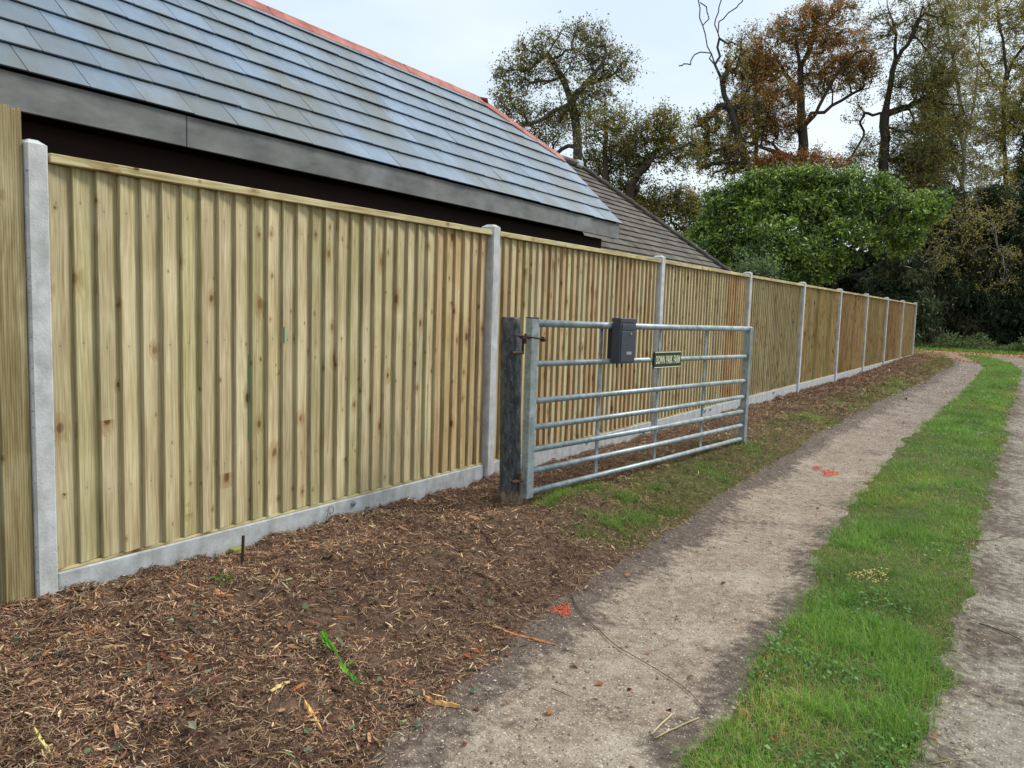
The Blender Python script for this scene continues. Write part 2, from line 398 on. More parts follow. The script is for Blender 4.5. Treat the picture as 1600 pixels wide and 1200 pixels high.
# ------------------------------------------------------------------ terrain
FY0 = 1.62; BAY = 3.0; NB = 9
def bend(y): return .03*np.maximum(0, np.asarray(y, float)-26)**1.6
def e1(y):
    y = np.asarray(y, float)
    return np.interp(y, [-4, 1.6, 2.9, 5, 6.7, 9.4, 13.7, 18.6, 24.7, 40], [1.72, 1.66, 1.50, 1.44, 1.37, 1.31, 1.28, 1.32, 1.31, 1.3])+.05*fbm(y*.9, y*0+3.3)+.025*fbm(y*4, y*0+8.1)-bend(y)
def e2(y):
    y = np.asarray(y, float)
    return np.interp(y, [-4, 2.1, 2.85, 3.6, 4.4, 5.7, 9, 12.5, 17.7, 23.4, 40], [2.66, 2.50, 2.44, 2.42, 2.32, 2.23, 2.11, 2.14, 2.20, 2.13, 2.1])+.04*fbm(y*1.1, y*0+13.3)+.06*fbm(y*4.5, y*0+18.1)+.03*fbm(y*12, y*0+5.1)-bend(y)
def e3(y):
    y = np.asarray(y, float)
    return 3.03+.06*fbm(y*1.3, y*0+23.3)+.06*fbm(y*4, y*0+28.1)+.03*fbm(y*11, y*0+2.1)-.9*bend(y)+ .02*0
HX = [-30, -3, 0.0, 0.45, 0.8, 1.15, 1.42, 1.62, 1.9, 2.15, 2.6, 3.0, 3.2, 3.6, 4.1, 4.7, 8, 30]
HZ = [.10, .04, .03, .035, .02, -.03, -.085, -.115, -.128, -.118, -.085, -.108, -.13, -.128, -.10, -.02, .12, .3]
def hgt(x, y, fine=True):
    x = np.asarray(x, float); y = np.asarray(y, float)
    u = x+bend(np.minimum(y, 36))
    z = np.interp(u, HX, HZ)
    far = smooth(y, 34, 38); z = z*(1-far)+(-.12)*far
    z = z + .5*smooth(y, 42, 60) - .022*smooth(.4-u, 0, .3)*smooth(u, -.9, -.3)*(1-smooth(y, 18, 24))
    mul = smooth(e1(y)-x, 0, .25)*(1-far)
    z = z - .035*smooth(y, 3.5, 7)*smooth(1.2-u, 0, .8)*(1-smooth(y, 18, 26)) + .05*smooth(y, 21, 28)*smooth(.9-u, 0, .6)*(1-far)
    if fine:
        z = z + mul*(.030*fbm(x*1.7, y*1.7)+.034*fbm(x*6, y*6+5)+.016*fbm(x*20, y*20+9, 3))
        z = z + (1-mul)*(.012*fbm(x*2+40, y*2)+.004*fbm(x*14, y*14+3))
    return z
def ylines(y0, y1, d0, k):
    Y = [y0]
    while Y[-1] < y1: Y.append(Y[-1]+ (d0 if Y[-1] < 3 else d0+k*(Y[-1]-3)))
    Y[-1] = y1; return np.array(Y)
def sheet(name, lo, hi, nx, Y, mat, zone=None, dz=0.0):
    n = len(Y); T = np.linspace(0, 1, nx+1)
    X = lo(Y)[:, None]*(1-T)+hi(Y)[:, None]*T; YY = np.repeat(Y[:, None], nx+1, 1)
    Z = hgt(X, YY)+dz
    V = np.stack([X, YY, Z], -1).reshape(-1, 3)
    i = (np.arange(n-1)[:, None]*(nx+1)+np.arange(nx)).ravel(); F = np.stack([i, i+1, i+nx+2, i+nx+1], 1)
    zn = zone(X, YY) if zone else np.zeros_like(X)
    B = np.stack([np.broadcast_to(T, X.shape), YY, zn], -1).reshape(-1, 3)
    o = mesh(name, V, F, mat, bc=B, smooth_=True); o['kind'] = 'structure'; return o
K = lambda v: (lambda y: np.full_like(np.asarray(y, float), v))
Yn = ylines(-3, 37, .03, .006)
def grassy(X, Y):     # where the bank carries thin grass
    u = X+bend(Y)
    return np.clip(smooth(u, .55, 1.05)*smooth(Y, 4.0, 5.5)*(.55+.9*fbm(X*1.1+5, Y*.8))+smooth(Y, 25, 29)*.5, 0, 1)
sheet('mulch_bank', K(-.5), e1, 74, Yn, M['mulch_soil'], grassy)
ov = lambda f, d: (lambda y: f(y)+d)
def zt1(X, Y):
    lo = e1(Y); hi = e2(Y); t = (X-lo)/(hi-lo)
    return smooth(t, .0, .42)*(1-.75*smooth(t, .72, .95)*smooth(-Y, -9, -3))*(1-.25*smooth(Y, 6, 12))*(1-.25*(Y < 0))
sheet('left_track', ov(e1, 0), e2, 50, Yn, M['track'], zt1)
sheet('grass_strip', e2, e3, 40, Yn, M['turf'])
def zt2(X, Y): return .62-.2*smooth(e3(Y)+.3-X, 0, .3)
sheet('right_track', e3, ov(K(4.1), 0), 50, Yn, M['track2'], zt2)
sheet('side_verge', K(4.1), K(12.0), 40, Yn, M['rough_ground'])
sheet('yard_ground', K(-9.0), K(-.5), 30, ylines(-8, 37, .3, .01), M['rough_ground'])
sheet('crossing_lane', K(-9.0), K(12.0), 90, np.arange(37, 41.6, .15), M['lane'])
sheet('far_verge', K(-9.0), K(12.0), 60, np.arange(41.45, 60, .4), M['rough_ground'], dz=.02)
gx = np.concatenate([np.linspace(-400, -30, 14), np.linspace(-25, 30, 34), np.linspace(40, 400, 14)]); gy = np.concatenate([np.linspace(-400, -20, 12), np.linspace(-15, 65, 40), np.linspace(80, 500, 14)])
XX, YY = np.meshgrid(gx, gy); ZZ = hgt(XX, YY, False)-.09
i = (np.arange(len(gy)-1)[:, None]*len(gx)+np.arange(len(gx)-1)).ravel()
tag(mesh('ground', np.stack([XX, YY, ZZ], -1).reshape(-1, 3), np.stack([i, i+1, i+len(gx)+1, i+len(gx)], 1), M['rough_ground'], bc=np.zeros((XX.size, 3)), smooth_=True), kind='structure')

# ------------------------------------------------------------------ fence
fence = thing('garden_fence', 'long pale featheredge board fence with concrete posts and gravel boards beside the lane', 'fence', (0, FY0, 0))
def py(k): return FY0+BAY*k-(.072 if k == 0 else 0)
POSTW = .094; ZT = 1.80
tints = {0: lin(206, 193, 156), 1: lin(206, 191, 155), 2: lin(206, 189, 153), 3: lin(198, 183, 146), 4: lin(206, 188, 144), 5: lin(202, 176, 136), 6: lin(198, 176, 134), 7: lin(198, 168, 128), 8: lin(198, 176, 134)}
for k in range(NB+1):
    y = py(k); b = MB(); w = POSTW/2-(.006 if k == 0 else .002); x0, x1 = -.085, .022; e = .008; zt = ZT-.012; gz = float(hgt(0.03, y))-.35
    sec = [(x0, y-w), (x1-e, y-w), (x1, y-w+e), (x1, y+w-e), (x1-e, y+w), (x0, y+w)]
    V = [(a, c, gz) for a, c in sec]+[(a, c, zt) for a, c in sec]; cxm = -.03
    V += [(cxm+(a-cxm)*.5, y+(c-y)*.45, ZT+.006) for a, c in sec]
    F = [(i, (i+1) % 6, (i+1) % 6+6, i+6) for i in range(6)]+[(i+6, (i+1) % 6+6, (i+1) % 6+12, i+12) for i in range(6)]+[(12, 13, 14, 15, 16, 17)]
    t = 1+random.uniform(-.05, .05)
    b.add(V, F, (t, t, t*1.0)); b.build('concrete_post', M['concrete'], fence)
for k in range(NB):
    ya, yb = py(k)+POSTW/2+.002, py(k+1)-POSTW/2-.002
    nb = 31; cov = (yb-ya)/nb; b = MB(); base = np.array(tints[k])
    zb = .118; ztp = 1.727
    warm = vnoise(np.arange(nb)*.35+k*31, np.full(nb, 7.7))
    for j in range(nb):
        y0 = ya+j*cov; wd = min(cov+.012, yb-y0); bid = k*40+j+.37*random.random()
        c = base*random.uniform(.84, 1.10)
        if k == 0 and j > 24: c = base*np.array([1.0, .86, .80])*random.uniform(.9, 1.05)
        if k == 1 and random.random() < .35: c = base*np.array([.98, .84, .76])*random.uniform(.85, 1)
        if k == 2 and 23 <= j <= 26: c = base*np.array([.92, .68, .56])*random.uniform(.85, 1.1)
        if k == 2 and j > 27: c = base*np.array([1.1, .98, .8])
        if k >= 4: c = base*(.78+.45*warm[j])*np.array([1, 1-.10*warm[-j], 1-.2*warm[-j]])
        if random.random() < .15: c = c*np.array([.95, .99, .90])
        jx = random.uniform(-.002, .002); tilt = random.uniform(-.0015, .0015)
        th = .026; xo = -.007+jx; xi = -.040   # thick edge towards -y, thin edge tucked under the next
        e = .0025
        prof = [(xi, y0), (xo-e, y0), (xo, y0+e), (xo-.0115+tilt*.3, y0+wd*.5), (xo-.0235, y0+wd), (xi, y0+wd)]
        dzb = random.uniform(-.002, .002)
        nz_ = 5; V = []; B = []
        wob = [random.uniform(-.0012, .0012) for _ in range(nz_+1)]
        for q in range(nz_+1):
            z = zb+dzb+(ztp-zb)*q/nz_
            for a, c_ in prof:
                V.append((a+wob[q]*(a > xi), c_, z)); B.append((c_-y0+ (0 if a > xi else -.03), z, bid))
        F = [(q*6+i, q*6+(i+1) % 6, q*6+6+(i+1) % 6, q*6+6+i) for q in range(nz_) for i in range(6)]+[(5, 4, 3, 2, 1, 0)]
        b.add(V, [f[::-1] if len(f) == 4 else f for f in F], c, B)
    b.build('board_panel', M['panel'], fence)
    b = MB(); cc = np.array(lin(214, 202, 158))*(1 if k < 4 else .92)
    V, F = bevbox(-.045, .016, ya+.001, yb-.001, 1.729, 1.765, .003)
    b.add(V, F, cc, [(v[0]+v[2], v[1], k+.3) for v in V]); b.build('capping_rail', M['sawn'], fence)
    # thin fillet under the boards
    b = MB(); b.box(-.06, -.014, ya, yb, .1175-.012, .1165, lin(222, 210, 160), None); 
    B = [(v[0], v[1], k+.7) for v in b.V[0]]; b.B = [np.array(B)]
    b.build('bottom_fillet', M['sawn'], fence)
    b = MB(); V, F = bevbox(-.055, -.003, ya-.001, yb+.001, -.12, .103, .006); gt = 1 if k < 5 else .97
    b.add(V, F, np.array([.80, .82, .82])*gt); gb = b.build('gravel_board', M['concrete'], fence)
    gb['label'] = 'grey concrete gravel board along the foot of the fence'
    if k < 3:
        for yy in (ya+.045, yb-.045):
            m = MB(); m.tube([(-.003, yy, .07), (.006, yy, .07)], .016, 10); m.tube([(.006, yy, .07), (.014, yy, .07)], .008, 6)
            m.build('fixing_bolt', M['galv'], gb)

def board_x(y, k=0):
    ya = py(k)+POSTW/2+.002; cov = (py(k+1)-POSTW/2-.002-ya)/31; f = ((y-ya) % cov)/cov
    return -.007-(f/.5*.0115 if f < .5 else .0115+(f-.5)/.5*.012)+.0032
M['teal'] = plain('teal_marker', lin(96, 168, 138), .7)
for (u, v0, v1, w_) in ((444, 510, 536, .010), (391, 555, 690, .006), (668, 600, 690, .008), (657, 560, 640, .005), (664, 395, 470, .004)):
    a = on_axis(0, -.012, u, v0); c_ = on_axis(0, -.012, u, v1); n_ = 12; V = []; 
    for i in range(n_+1):
        z = a[2]+(c_[2]-a[2])*i/n_; wv = w_*(.35+.65*abs(math.sin(i*1.9+u)))
        for s_ in (-.5, .5): V.append((board_x(a[1]+wv*s_), a[1]+wv*s_, z))
    V += [(x-.0015, y, z) for x, y, z in V]; m_ = 2*(n_+1)
    F = [(2*i, 2*i+1, 2*i+3, 2*i+2) for i in range(n_)]+[(m_+2*i+2, m_+2*i+3, m_+2*i+1, m_+2*i) for i in range(n_)]
    mesh('green_crayon_mark', V, F, M['teal'], fence)
# timber post at the near end (rises above the concrete post)
tp = thing('timber_gate_post', 'tall sawn timber post with splintered top at the near end of the fence', 'post', (-.16, 1.43, 0))
b = MB(); NS = 10
x0, x1, y0, y1 = -.22, .004, 1.402, 1.503
prof = [(x1, y0)]
ng = 11
for q in range(ng):
    a = y0+(y1-y0)*q/ng; s = (y1-y0)/ng
    prof += [(x1, a+s*.15), (x1, a+s*.7), (x1-.0012, a+s*.85)]
prof += [(x1, y1), (x1-.01, y1+.002), (x0, y1), (x0, y0)]
P = len(prof); V = []; B = []
zs = list(np.linspace(-.3, 1.905, NS))
for q, z in enumerate(zs):
    for i, (a, c) in enumerate(prof):
        zz = z+(random.uniform(-.012, .01) if q == NS-1 else 0)
        V.append((a, c, zz)); B.append((c*1.0+a, zz, 3.3))
F = [(q*P+i, q*P+(i+1) % P, (q+1)*P+(i+1) % P, (q+1)*P+i) for q in range(NS-1) for i in range(P)]+[tuple(range((NS-1)*P, NS*P))]
b.add(V, F, lin(176, 162, 124), B); b.build('post_shaft', M['sawn'], tp)

# ------------------------------------------------------------------ slate-roofed barn behind the fence
XE, ZE0, PT = -1.2, 2.31, R_(44.6)
YV = 9.13; YL = -3.0
barn = thing('slate_roofed_barn', 'low open-sided barn with blue-grey slate roof and red ridge tiles close behind the fence', 'barn', (-2.65, 3, 0))
cp, sp_ = math.cos(PT), math.sin(PT)
S_R = 2.05                       # slope length to the ridge
S_V = 1.24                       # slope length where the half hip starts
YR = 7.98                        # ridge end
XR, ZR = XE-S_R*cp, ZE0+S_R*sp_
def ylim(s): return YV if s <= S_V else YV+(YR-YV)*(s-S_V)/(S_R-S_V)
def slates(mirror=False):
    b = MB(); gauge = .235; w = .315; nc = int(S_R/gauge)+1
    nrm = np.array([sp_, 0, cp]); up = np.array([-cp, 0, sp_]); o0 = np.array([XE, 0, ZE0])
    for r in range(nc):
        s0 = r*gauge; s1 = min(s0+gauge+.05, S_R-.01)
        y = YL+(w/2 if r % 2 else 0)
        while y < ylim(s0)-.02:
            yb0 = min(y+w-.005, ylim(s0)); yb1 = min(y+w-.005, ylim(s1))
            ya1 = min(y, yb1-.005)
            lift0 = .021+random.uniform(0, .004); lift1 = .002; th = .008
            js = random.uniform(-.004, .004)
            cs = random.choice([lin(124, 142, 162), lin(120, 138, 158), lin(130, 147, 166), lin(112, 128, 144), lin(124, 138, 152)])
            cs = np.array(cs)*random.uniform(.90, 1.10)
            P = []
            for (yy, s, l) in ((y, s0-.004+js, lift0), (yb0, s0-.004+js+random.uniform(-.002, .002), lift0+random.uniform(-.001, .003)), (yb1, s1, lift1), (ya1, s1, lift1)):
                P.append(o0+up*s+nrm*l+np.array([0, yy, 0]))
            P += [p-nrm*th for p in P]
            P = np.array(P)
            if mirror: P[:, 0] = 2*XR-P[:, 0]
            rid = random.random()*50
            Bc = [(p[1]+rid, p[2]*1.4+rid, rid) for p in P]
            F = [(0, 1, 2, 3), (4, 5, 1, 0), (5, 6, 2, 1), (7, 4, 0, 3)]
            if mirror: F = [f[::-1] for f in F]
            b.add(P, F, cs, Bc); y += w
    return b
roof = link(bpy.data.objects.new('roof', None)); roof.parent = barn; roof['_w'] = [0., 0., 0.]
barn_loc = np.array(barn.location); roof['_w'] = [float(v) for v in barn_loc]
slates().build('slate_slope', M['slate'], roof); slates(True).build('slate_slope', M['slate'], roof)
# half hip
b = MB(); hx0 = XE-S_V*cp; hz = ZE0+S_V*sp_; hx1 = 2*XR-hx0
A_ = np.array([hx0, YV+.04, hz-.03]); B_ = np.array([hx1, YV+.04, hz-.03]); T_ = np.array([XR, YR, ZR])
for r in range(5):
    f0 = r/5; f1 = min((r+1)/5+.03, 1)
    P = [A_+(T_-A_)*f0+np.array([0, .012, .012]), B_+(T_-B_)*f0+np.array([0, .012, .012]), B_+(T_-B_)*f1, A_+(T_-A_)*f1]
    b.add(P, [(0, 1, 2, 3)], lin(100, 113, 126), np.array(P))
b.build('half_hip', M['slate'], roof)
# ridge and hip tiles
def ridge_tiles(P0, P1, dA, dB, name, wing=.13, seg=.45):
    P0 = np.array(P0, float); P1 = np.array(P1, float); d = P1-P0; Ln = np.linalg.norm(d); d /= Ln; n = max(1, round(Ln/seg)); b = MB()
    dA = np.array(dA, float); dB = np.array(dB, float); dA /= np.linalg.norm(dA); dB /= np.linalg.norm(dB); upv = -(dA+dB); upv /= np.linalg.norm(upv)
    for i in range(n):
        a = P0+d*(Ln*i/n+.004); c = P0+d*(Ln*(i+1)/n-.004)
        V = []
        for p in (a, c):
            p = p+upv*(.028+random.uniform(-.003, .004))
            V += [p+dA*wing, p+dA*.03, p+upv*.006, p+dB*.03, p+dB*wing]
            V += [v-upv*.014 for v in V[-5:]]
        F = [(j, j+1, j+11, j+10) for j in range(4)]+[(j+5, j+15, j+16, j+6) for j in range(4)]+[(0, 10, 15, 5), (4, 9, 19, 14)]
        F += [(j, j+5, j+6, j+1) for j in range(4)]+[(j+10, j+11, j+16, j+15) for j in range(4)]
        b.add(V, F)
    return b.build(name, M['redclay'], roof)
ridge_tiles((XR, YL, ZR), (XR, YR, ZR), (cp, 0, -sp_), (-cp, 0, -sp_), 'ridge_tiles')
hd = np.array([hx0-XR, YV-YR, hz-ZR])
nh = np.cross(B_-A_, T_-A_); nh /= np.linalg.norm(nh); nh = nh if nh[2] > 0 else -nh
for hx_, sg_ in ((hx0, 1), (hx1, -1)):
    hdir = np.array([hx_-XR, YV-YR, hz-ZR]); dA_ = np.cross(hdir, [sg_*sp_, 0, cp]); dA_ = dA_ if dA_[2] < 0 else -dA_; dB_ = np.cross(hdir, nh); dB_ = dB_ if dB_[2] < 0 else -dB_
    ridge_tiles((XR, YR, ZR), (hx_, YV, hz), dA_, dB_, 'hip_tiles', .14)
# sarking under the slates, fascia, soffit
for mir in (0, 1):
    P = np.array([[XE-.06, YL, ZE0+.04], [XE-.06, YV-.03, ZE0+.04], [hx0, YV-.03, hz-.012], [XR, YR, ZR-.012], [XR, YL, ZR-.012]])
    P = np.r_[P, P-[0, 0, .05]]
    if mir: P[:, 0] = 2*XR-P[:, 0]
    b = MB(); F = [(0, 1, 2, 3, 4), (9, 8, 7, 6, 5)]+[(i, i+5, (i+1) % 5+5, (i+1) % 5) for i in range(5)]
    b.add(P, F); b.build('sarking', M['darkwood'], barn)
b = MB()
yj = float(on_axis(0, XE, 275, 215)[1])
for a, c in ((YL, yj-.002), (yj+.002, YV-.06)):
    V, F = bevbox(XE-.035, XE-.008, a, c, ZE0-.185, ZE0-.003, .003); b.add(V, F)
b.build('fascia_board', M['fascia'], barn)
b = MB(); V, F = bevbox(2*XR-XE+.008, 2*XR-XE+.035, YL, YV-.06, ZE0-.19, ZE0-.026, .003); b.add(V, F); b.build('fascia_board', M['fascia'], barn)
# barge board following the verge
w_ = .15
for mir in (0, 1):
    b = MB()
    P = np.array([[XE-.01, ZE0-.03], [hx0, hz-.03], [hx0, hz-.03-w_], [XE-.10, ZE0-.03-w_], [XE-.03, ZE0-.03-w_*.8]])
    V = np.array([[x, y, z] for y in (YV-.058, YV-.03) for x, z in P])
    if mir: V[:, 0] = 2*XR-V[:, 0]
    b.add(V, [(0, 1, 2, 3, 4), (9, 8, 7, 6, 5)]+[(i, i+5, (i+1) % 5+5, (i+1) % 5) for i in range(5)])
    b.build('barge_board', M['fascia'], barn)
# posts, wall plate, back wall, gables, floor-to-plate
ypst = [float(on_axis(0, XE-.22, 630, 315)[1]), float(on_axis(0, XE-.22, 931, 378)[1])]
for yy in [ypst[0]-3.6, ypst[0], ypst[1]]:
    b = MB(); V, F = bevbox(XE-.32, XE-.18, yy-.075, yy+.075, -.05, ZE0-.34, .008); b.add(V, F); b.build('oak_post', M['oak'], barn)
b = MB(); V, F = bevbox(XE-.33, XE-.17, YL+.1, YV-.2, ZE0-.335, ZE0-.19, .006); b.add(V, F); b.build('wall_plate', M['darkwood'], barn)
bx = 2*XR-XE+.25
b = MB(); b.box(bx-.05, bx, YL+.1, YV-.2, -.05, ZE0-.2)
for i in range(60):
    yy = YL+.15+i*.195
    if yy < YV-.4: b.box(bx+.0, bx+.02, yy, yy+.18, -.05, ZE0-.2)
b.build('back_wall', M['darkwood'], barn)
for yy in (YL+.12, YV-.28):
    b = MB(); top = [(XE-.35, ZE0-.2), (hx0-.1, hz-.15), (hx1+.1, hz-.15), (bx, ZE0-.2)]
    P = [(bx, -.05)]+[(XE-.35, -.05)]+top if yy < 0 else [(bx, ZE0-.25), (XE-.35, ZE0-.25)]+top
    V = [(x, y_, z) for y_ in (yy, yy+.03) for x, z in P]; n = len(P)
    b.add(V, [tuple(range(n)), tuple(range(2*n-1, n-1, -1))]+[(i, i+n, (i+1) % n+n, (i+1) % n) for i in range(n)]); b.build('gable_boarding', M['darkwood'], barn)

barn.rotation_euler.z = .0186; barn.location.x += .114; barn.location.y -= .027
# ------------------------------------------------------------------ old tiled roof building beyond
P1 = CAM+np.array([-6.64, 12., 2.40])*1.1*np.array([1, 1, 1]); P2 = CAM+np.array([-4.15, 12., .75])*1.154*1.1
hip = P2-P1; Etop = P1; tt = (1.75-P1[2])/hip[2]; Ec = P1+hip*tt
hut = thing('old_tiled_outhouse', 'outhouse with old brown tiled hipped roof beyond the slate barn', 'outbuilding', (float(P1[0]), float(P1[1])-1, 0))
run = Ec[0]-P1[0]; drop = P1[2]-Ec[2]; sl_ = math.hypot(run, drop)
b = MB(); gauge = .17; nc = int(sl_/gauge)
def tile_plane(b, o, along, down, nrm, lim, full):
    """courses of tiles; o top corner (hip apex), along = horizontal dir away from the hip, lim(s) hip offset"""
    for r in range(nc+1):
        s0 = r*gauge; s1 = s0+gauge+.03
        t = -lim(s1)
        while t < full:
            w = .26
            cs = np.array(random.choice([lin(82, 75, 69), lin(94, 86, 78), lin(74, 69, 66), lin(108, 99, 90), lin(88, 82, 78)]))*random.uniform(.85, 1.15)
            l1 = .022+random.uniform(0, .006)
            P = [o+down*s0+along*max(t, -lim(s0)), o+down*s0+along*(t+w-.005), o+down*s1+along*(t+w-.005)+nrm*l1, o+down*s1+along*t+nrm*l1]
            P += [P[3]-nrm*.02, P[2]-nrm*.02]
            b.add(P, [(0, 1, 2, 3), (3, 2, 5, 4)], cs, np.array(P)); t += w
dn = np.array([run, 0, -drop])/sl_; nr = np.array([drop, 0, run])/sl_
tile_plane(b, P1, np.array([0, -1., 0]), dn, nr, lambda s: s*(Ec[1]-P1[1])/sl_, 5.0)
hr = link(bpy.data.objects.new('roof', None)); hr.parent = hut; hr['_w'] = [float(v) for v in hut.location]
b.build('tiled_slope', M['tiles'], hr)
b = MB(); dn2 = np.array([0, run, -drop])/sl_; nr2 = np.array([0, drop, run])/sl_
tile_plane(b, P1, np.array([-1., 0, 0]), dn2, nr2, lambda s: s*run/sl_*1.0, run)
b.build('tiled_slope', M['tiles'], hr)
b = MB(); n = 14
for i in range(n):
    a = P1+(Ec-P1)*(i/n)+np.array([.02, .02, .03]); c = P1+(Ec-P1)*((i+1)/n+.01)+np.array([.02, .02, .045])
    b.tube([a, c], [.042, .05], 8, lin(74, 68, 62))
b.build('hip_tiles', M['tiles'], hr)
b = MB(); b.tube([P1+np.array([.05, -.1, .05]), P1+np.array([0, -1.6, .05])], .06, 8, lin(84, 76, 68)); b.tube([P1+np.array([0, -1.6, .05]), P1+np.array([0, -4.5, .05])], .06, 8, lin(84, 76, 68)); b.build('ridge_tiles', M['tiles'], hr)
b = MB(); b.add(*bevbox(P1[0]-.10, P1[0]+.12, P1[1]-.25, P1[1]-.02, P1[2]-.02, P1[2]+.11, .03)); b.build('lead_cap', M['lead'], hr)
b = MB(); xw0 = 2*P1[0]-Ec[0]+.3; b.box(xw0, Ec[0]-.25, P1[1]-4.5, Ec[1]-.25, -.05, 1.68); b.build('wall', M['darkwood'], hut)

# ------------------------------------------------------------------ field gate
GA = np.array([.67, 4.08, .055]); GB = np.array([.965, 7.49, .015]); gd = GB-GA; GL = float(np.linalg.norm(gd)); gd /= GL
gn = np.cross(gd, [0, 0, 1]); gn /= np.linalg.norm(gn); gu = np.array([0, 0, 1.])
def gp(t, z, off=0.): # along gate, height over its foot, offset towards the lane
    return GA+gd*t+gu*z+gn*off
gate = thing('metal_field_gate', 'galvanised seven-bar metal field gate standing open in front of the board fence', 'gate', tuple(GA))
def gbox(b, t0, t1, z0, z1, o0, o1, bev=.003, c=(1, 1, 1)):
    V, F = bevbox(t0, t1, o0, o1, z0, z1, bev); V = [gp(v[0], v[2], v[1]) for v in V]; b.add(V, [f[::-1] for f in F], c, V)
b = MB(); gbox(b, -.028, .042, 0, 1.115, -.028, .022); b.build('hinge_stile', M['galv'], gate)
b = MB(); gbox(b, GL-.03, GL+.03, 0, 1.10, -.03, .03); b.build('closing_stile', M['galv'], gate)
RZ = [1.085, .835, .605, .44, .30, .165, .035]
for i, z in enumerate(RZ):
    b = MB(); zr = z-(.012 if i in (1, 2) else 0)
    r = .0235 if i == 0 else .019
    P = [gp(.045-.01 if i else .04, z), gp(GL*.5, z-.006, .002), gp(GL-.025 if i else GL+.035, zr, .0)]
    b.tube(P, r, 14); b.build('gate_rail', M['galv'], gate, smooth_=True)
for t in (.84, 1.70, 2.545):
    b = MB(); gbox(b, t-.018, t+.018, .03, 1.08, -.032, -.022, .002); b.build('gate_upright', M['galv'], gate)
b = MB(); b.add(*((lambda V, F: ([gp(v[0], v[2], v[1]) for v in V], F))(*bevbox(-.032, .046, -.032, .026, 1.1155, 1.120, .002)))); b.build('stile_cap', M['rust'], gate)
# top hinge: strap, hook and threaded end
b = MB(); b.tube([gp(-.16, 1.01, -.005), gp(-.03, 1.0, .02), gp(.08, .99, .02)], .006, 8); b.tube([gp(-.075, .96, .01), gp(-.075, 1.02, .01)], .009, 8); gbox(b, -.11, -.03, .99, 1.010, -.012, .016, .002)
b.tube([gp(.078, .99, .02), gp(.10, .985, .02)], .016, 6)
b.build('top_hinge', M['rust'], gate)
b = MB(); b.tube([gp(-.15, .12, 0), gp(-.05, .12, .0)], .012, 8); b.tube([gp(-.08, .06, 0), gp(-.08, .17, 0)], .013, 8); b.build('bottom_hinge', M['rust'], gate)

# round tarred post the gate hangs on
gpst = thing('tarred_gate_post', 'thick round tarred timber post carrying the hinges of the metal gate', 'post', (.50, 4.13, 0))
b = MB(); N = 24; V = []; zs = [-.25, .0, .06, .1, .3, .55, .8, 1.0, 1.12, 1.165, 1.17]
for q, z in enumerate(zs):
    r0 = .069-.006*z/1.17 + (.010 if z < .08 else 0)
    if q >= len(zs)-1: r0 *= .93
    for i in range(N):
        a = 2*math.pi*i/N; rr = r0*(1+.03*math.sin(a*3+z*2)+.02*math.sin(7*a))
        V.append((.515-.055*z/1.17+rr*math.cos(a), 4.13+.03*z+rr*math.sin(a), z))
F = [(q*N+i, q*N+(i+1) % N, (q+1)*N+(i+1) % N, (q+1)*N+i) for q in range(len(zs)-1) for i in range(N)]+[tuple(range((len(zs)-1)*N, len(zs)*N))]
C = []
for v in V:
    C.append((2.6, 1.9, 1.25) if v[2] < .075 else ((1.5, 1.05, .85) if v[2] > 1.14 else (1, 1, 1)))
b.add(V, F, np.array(C)); b.build('post_shaft', M['tar'], gpst, smooth_=True)
b = MB(); b.tube([gp(-.085, .90, .0), gp(-.085, 1.0, .0)], .009, 8); b.tube([gp(-.19, .905, -.0), gp(-.085, .905, 0)], .010, 8); b.build('hinge_pin', M['rust'], gpst)

# letter box on the gate
lb = thing('letter_box', 'dark blue-grey metal letter box hung over the upper bars of the gate', 'letter box', tuple(gp(.98, .86, .08)))
t0, t1, z0, z1 = .885, 1.10, .822, 1.135
b = MB(); gbox(b, t0, t1, z0, z1-.03, .03, .098, .004); b.build('box_body', M['boxpaint'], lb)
b = MB(); gbox(b, t0-.002, t1+.002, z1-.029, z1+.002, .026, .101, .003); b.build('lid', M['boxpaint'], lb)
b = MB(); gbox(b, t0+.012, t1-.012, z0+.012, z1-.088, .0992, .1025, .0012); b.build('door', M['boxpaint'], lb)
b = MB(); gbox(b, t0+.018, t1-.018, z1-.078, z1-.040, .0985, .1030, .0012); b.build('post_flap', M['boxpaint'], lb)
b = MB(); b.tube([gp(t0+.135, z1-.105, .101), gp(t0+.135, z1-.105, .109)], .009, 12); b.build('lock', M['steel'], lb)
b = MB(); gbox(b, t0+.085, t0+.155, z0+.062, z0+.082, .1027, .1042, .0004); b.build('name_slot', plain('pale_grey_print', lin(150, 152, 150), .6), lb)
for t in (t0+.05, t1-.05):
    b = MB(); gbox(b, t-.012, t+.012, z0+.02, z1-.05, -.026, .0295, .002)
    b.build('hanging_bracket', M['boxdark'], lb)
for t in (t0+.03, t0+.10):
    b = MB(); b.tube([gp(t, z0-.03, .06), gp(t, z0+.001, .06)], .006, 8); b.build('bolt_end', M['boxdark'], lb)

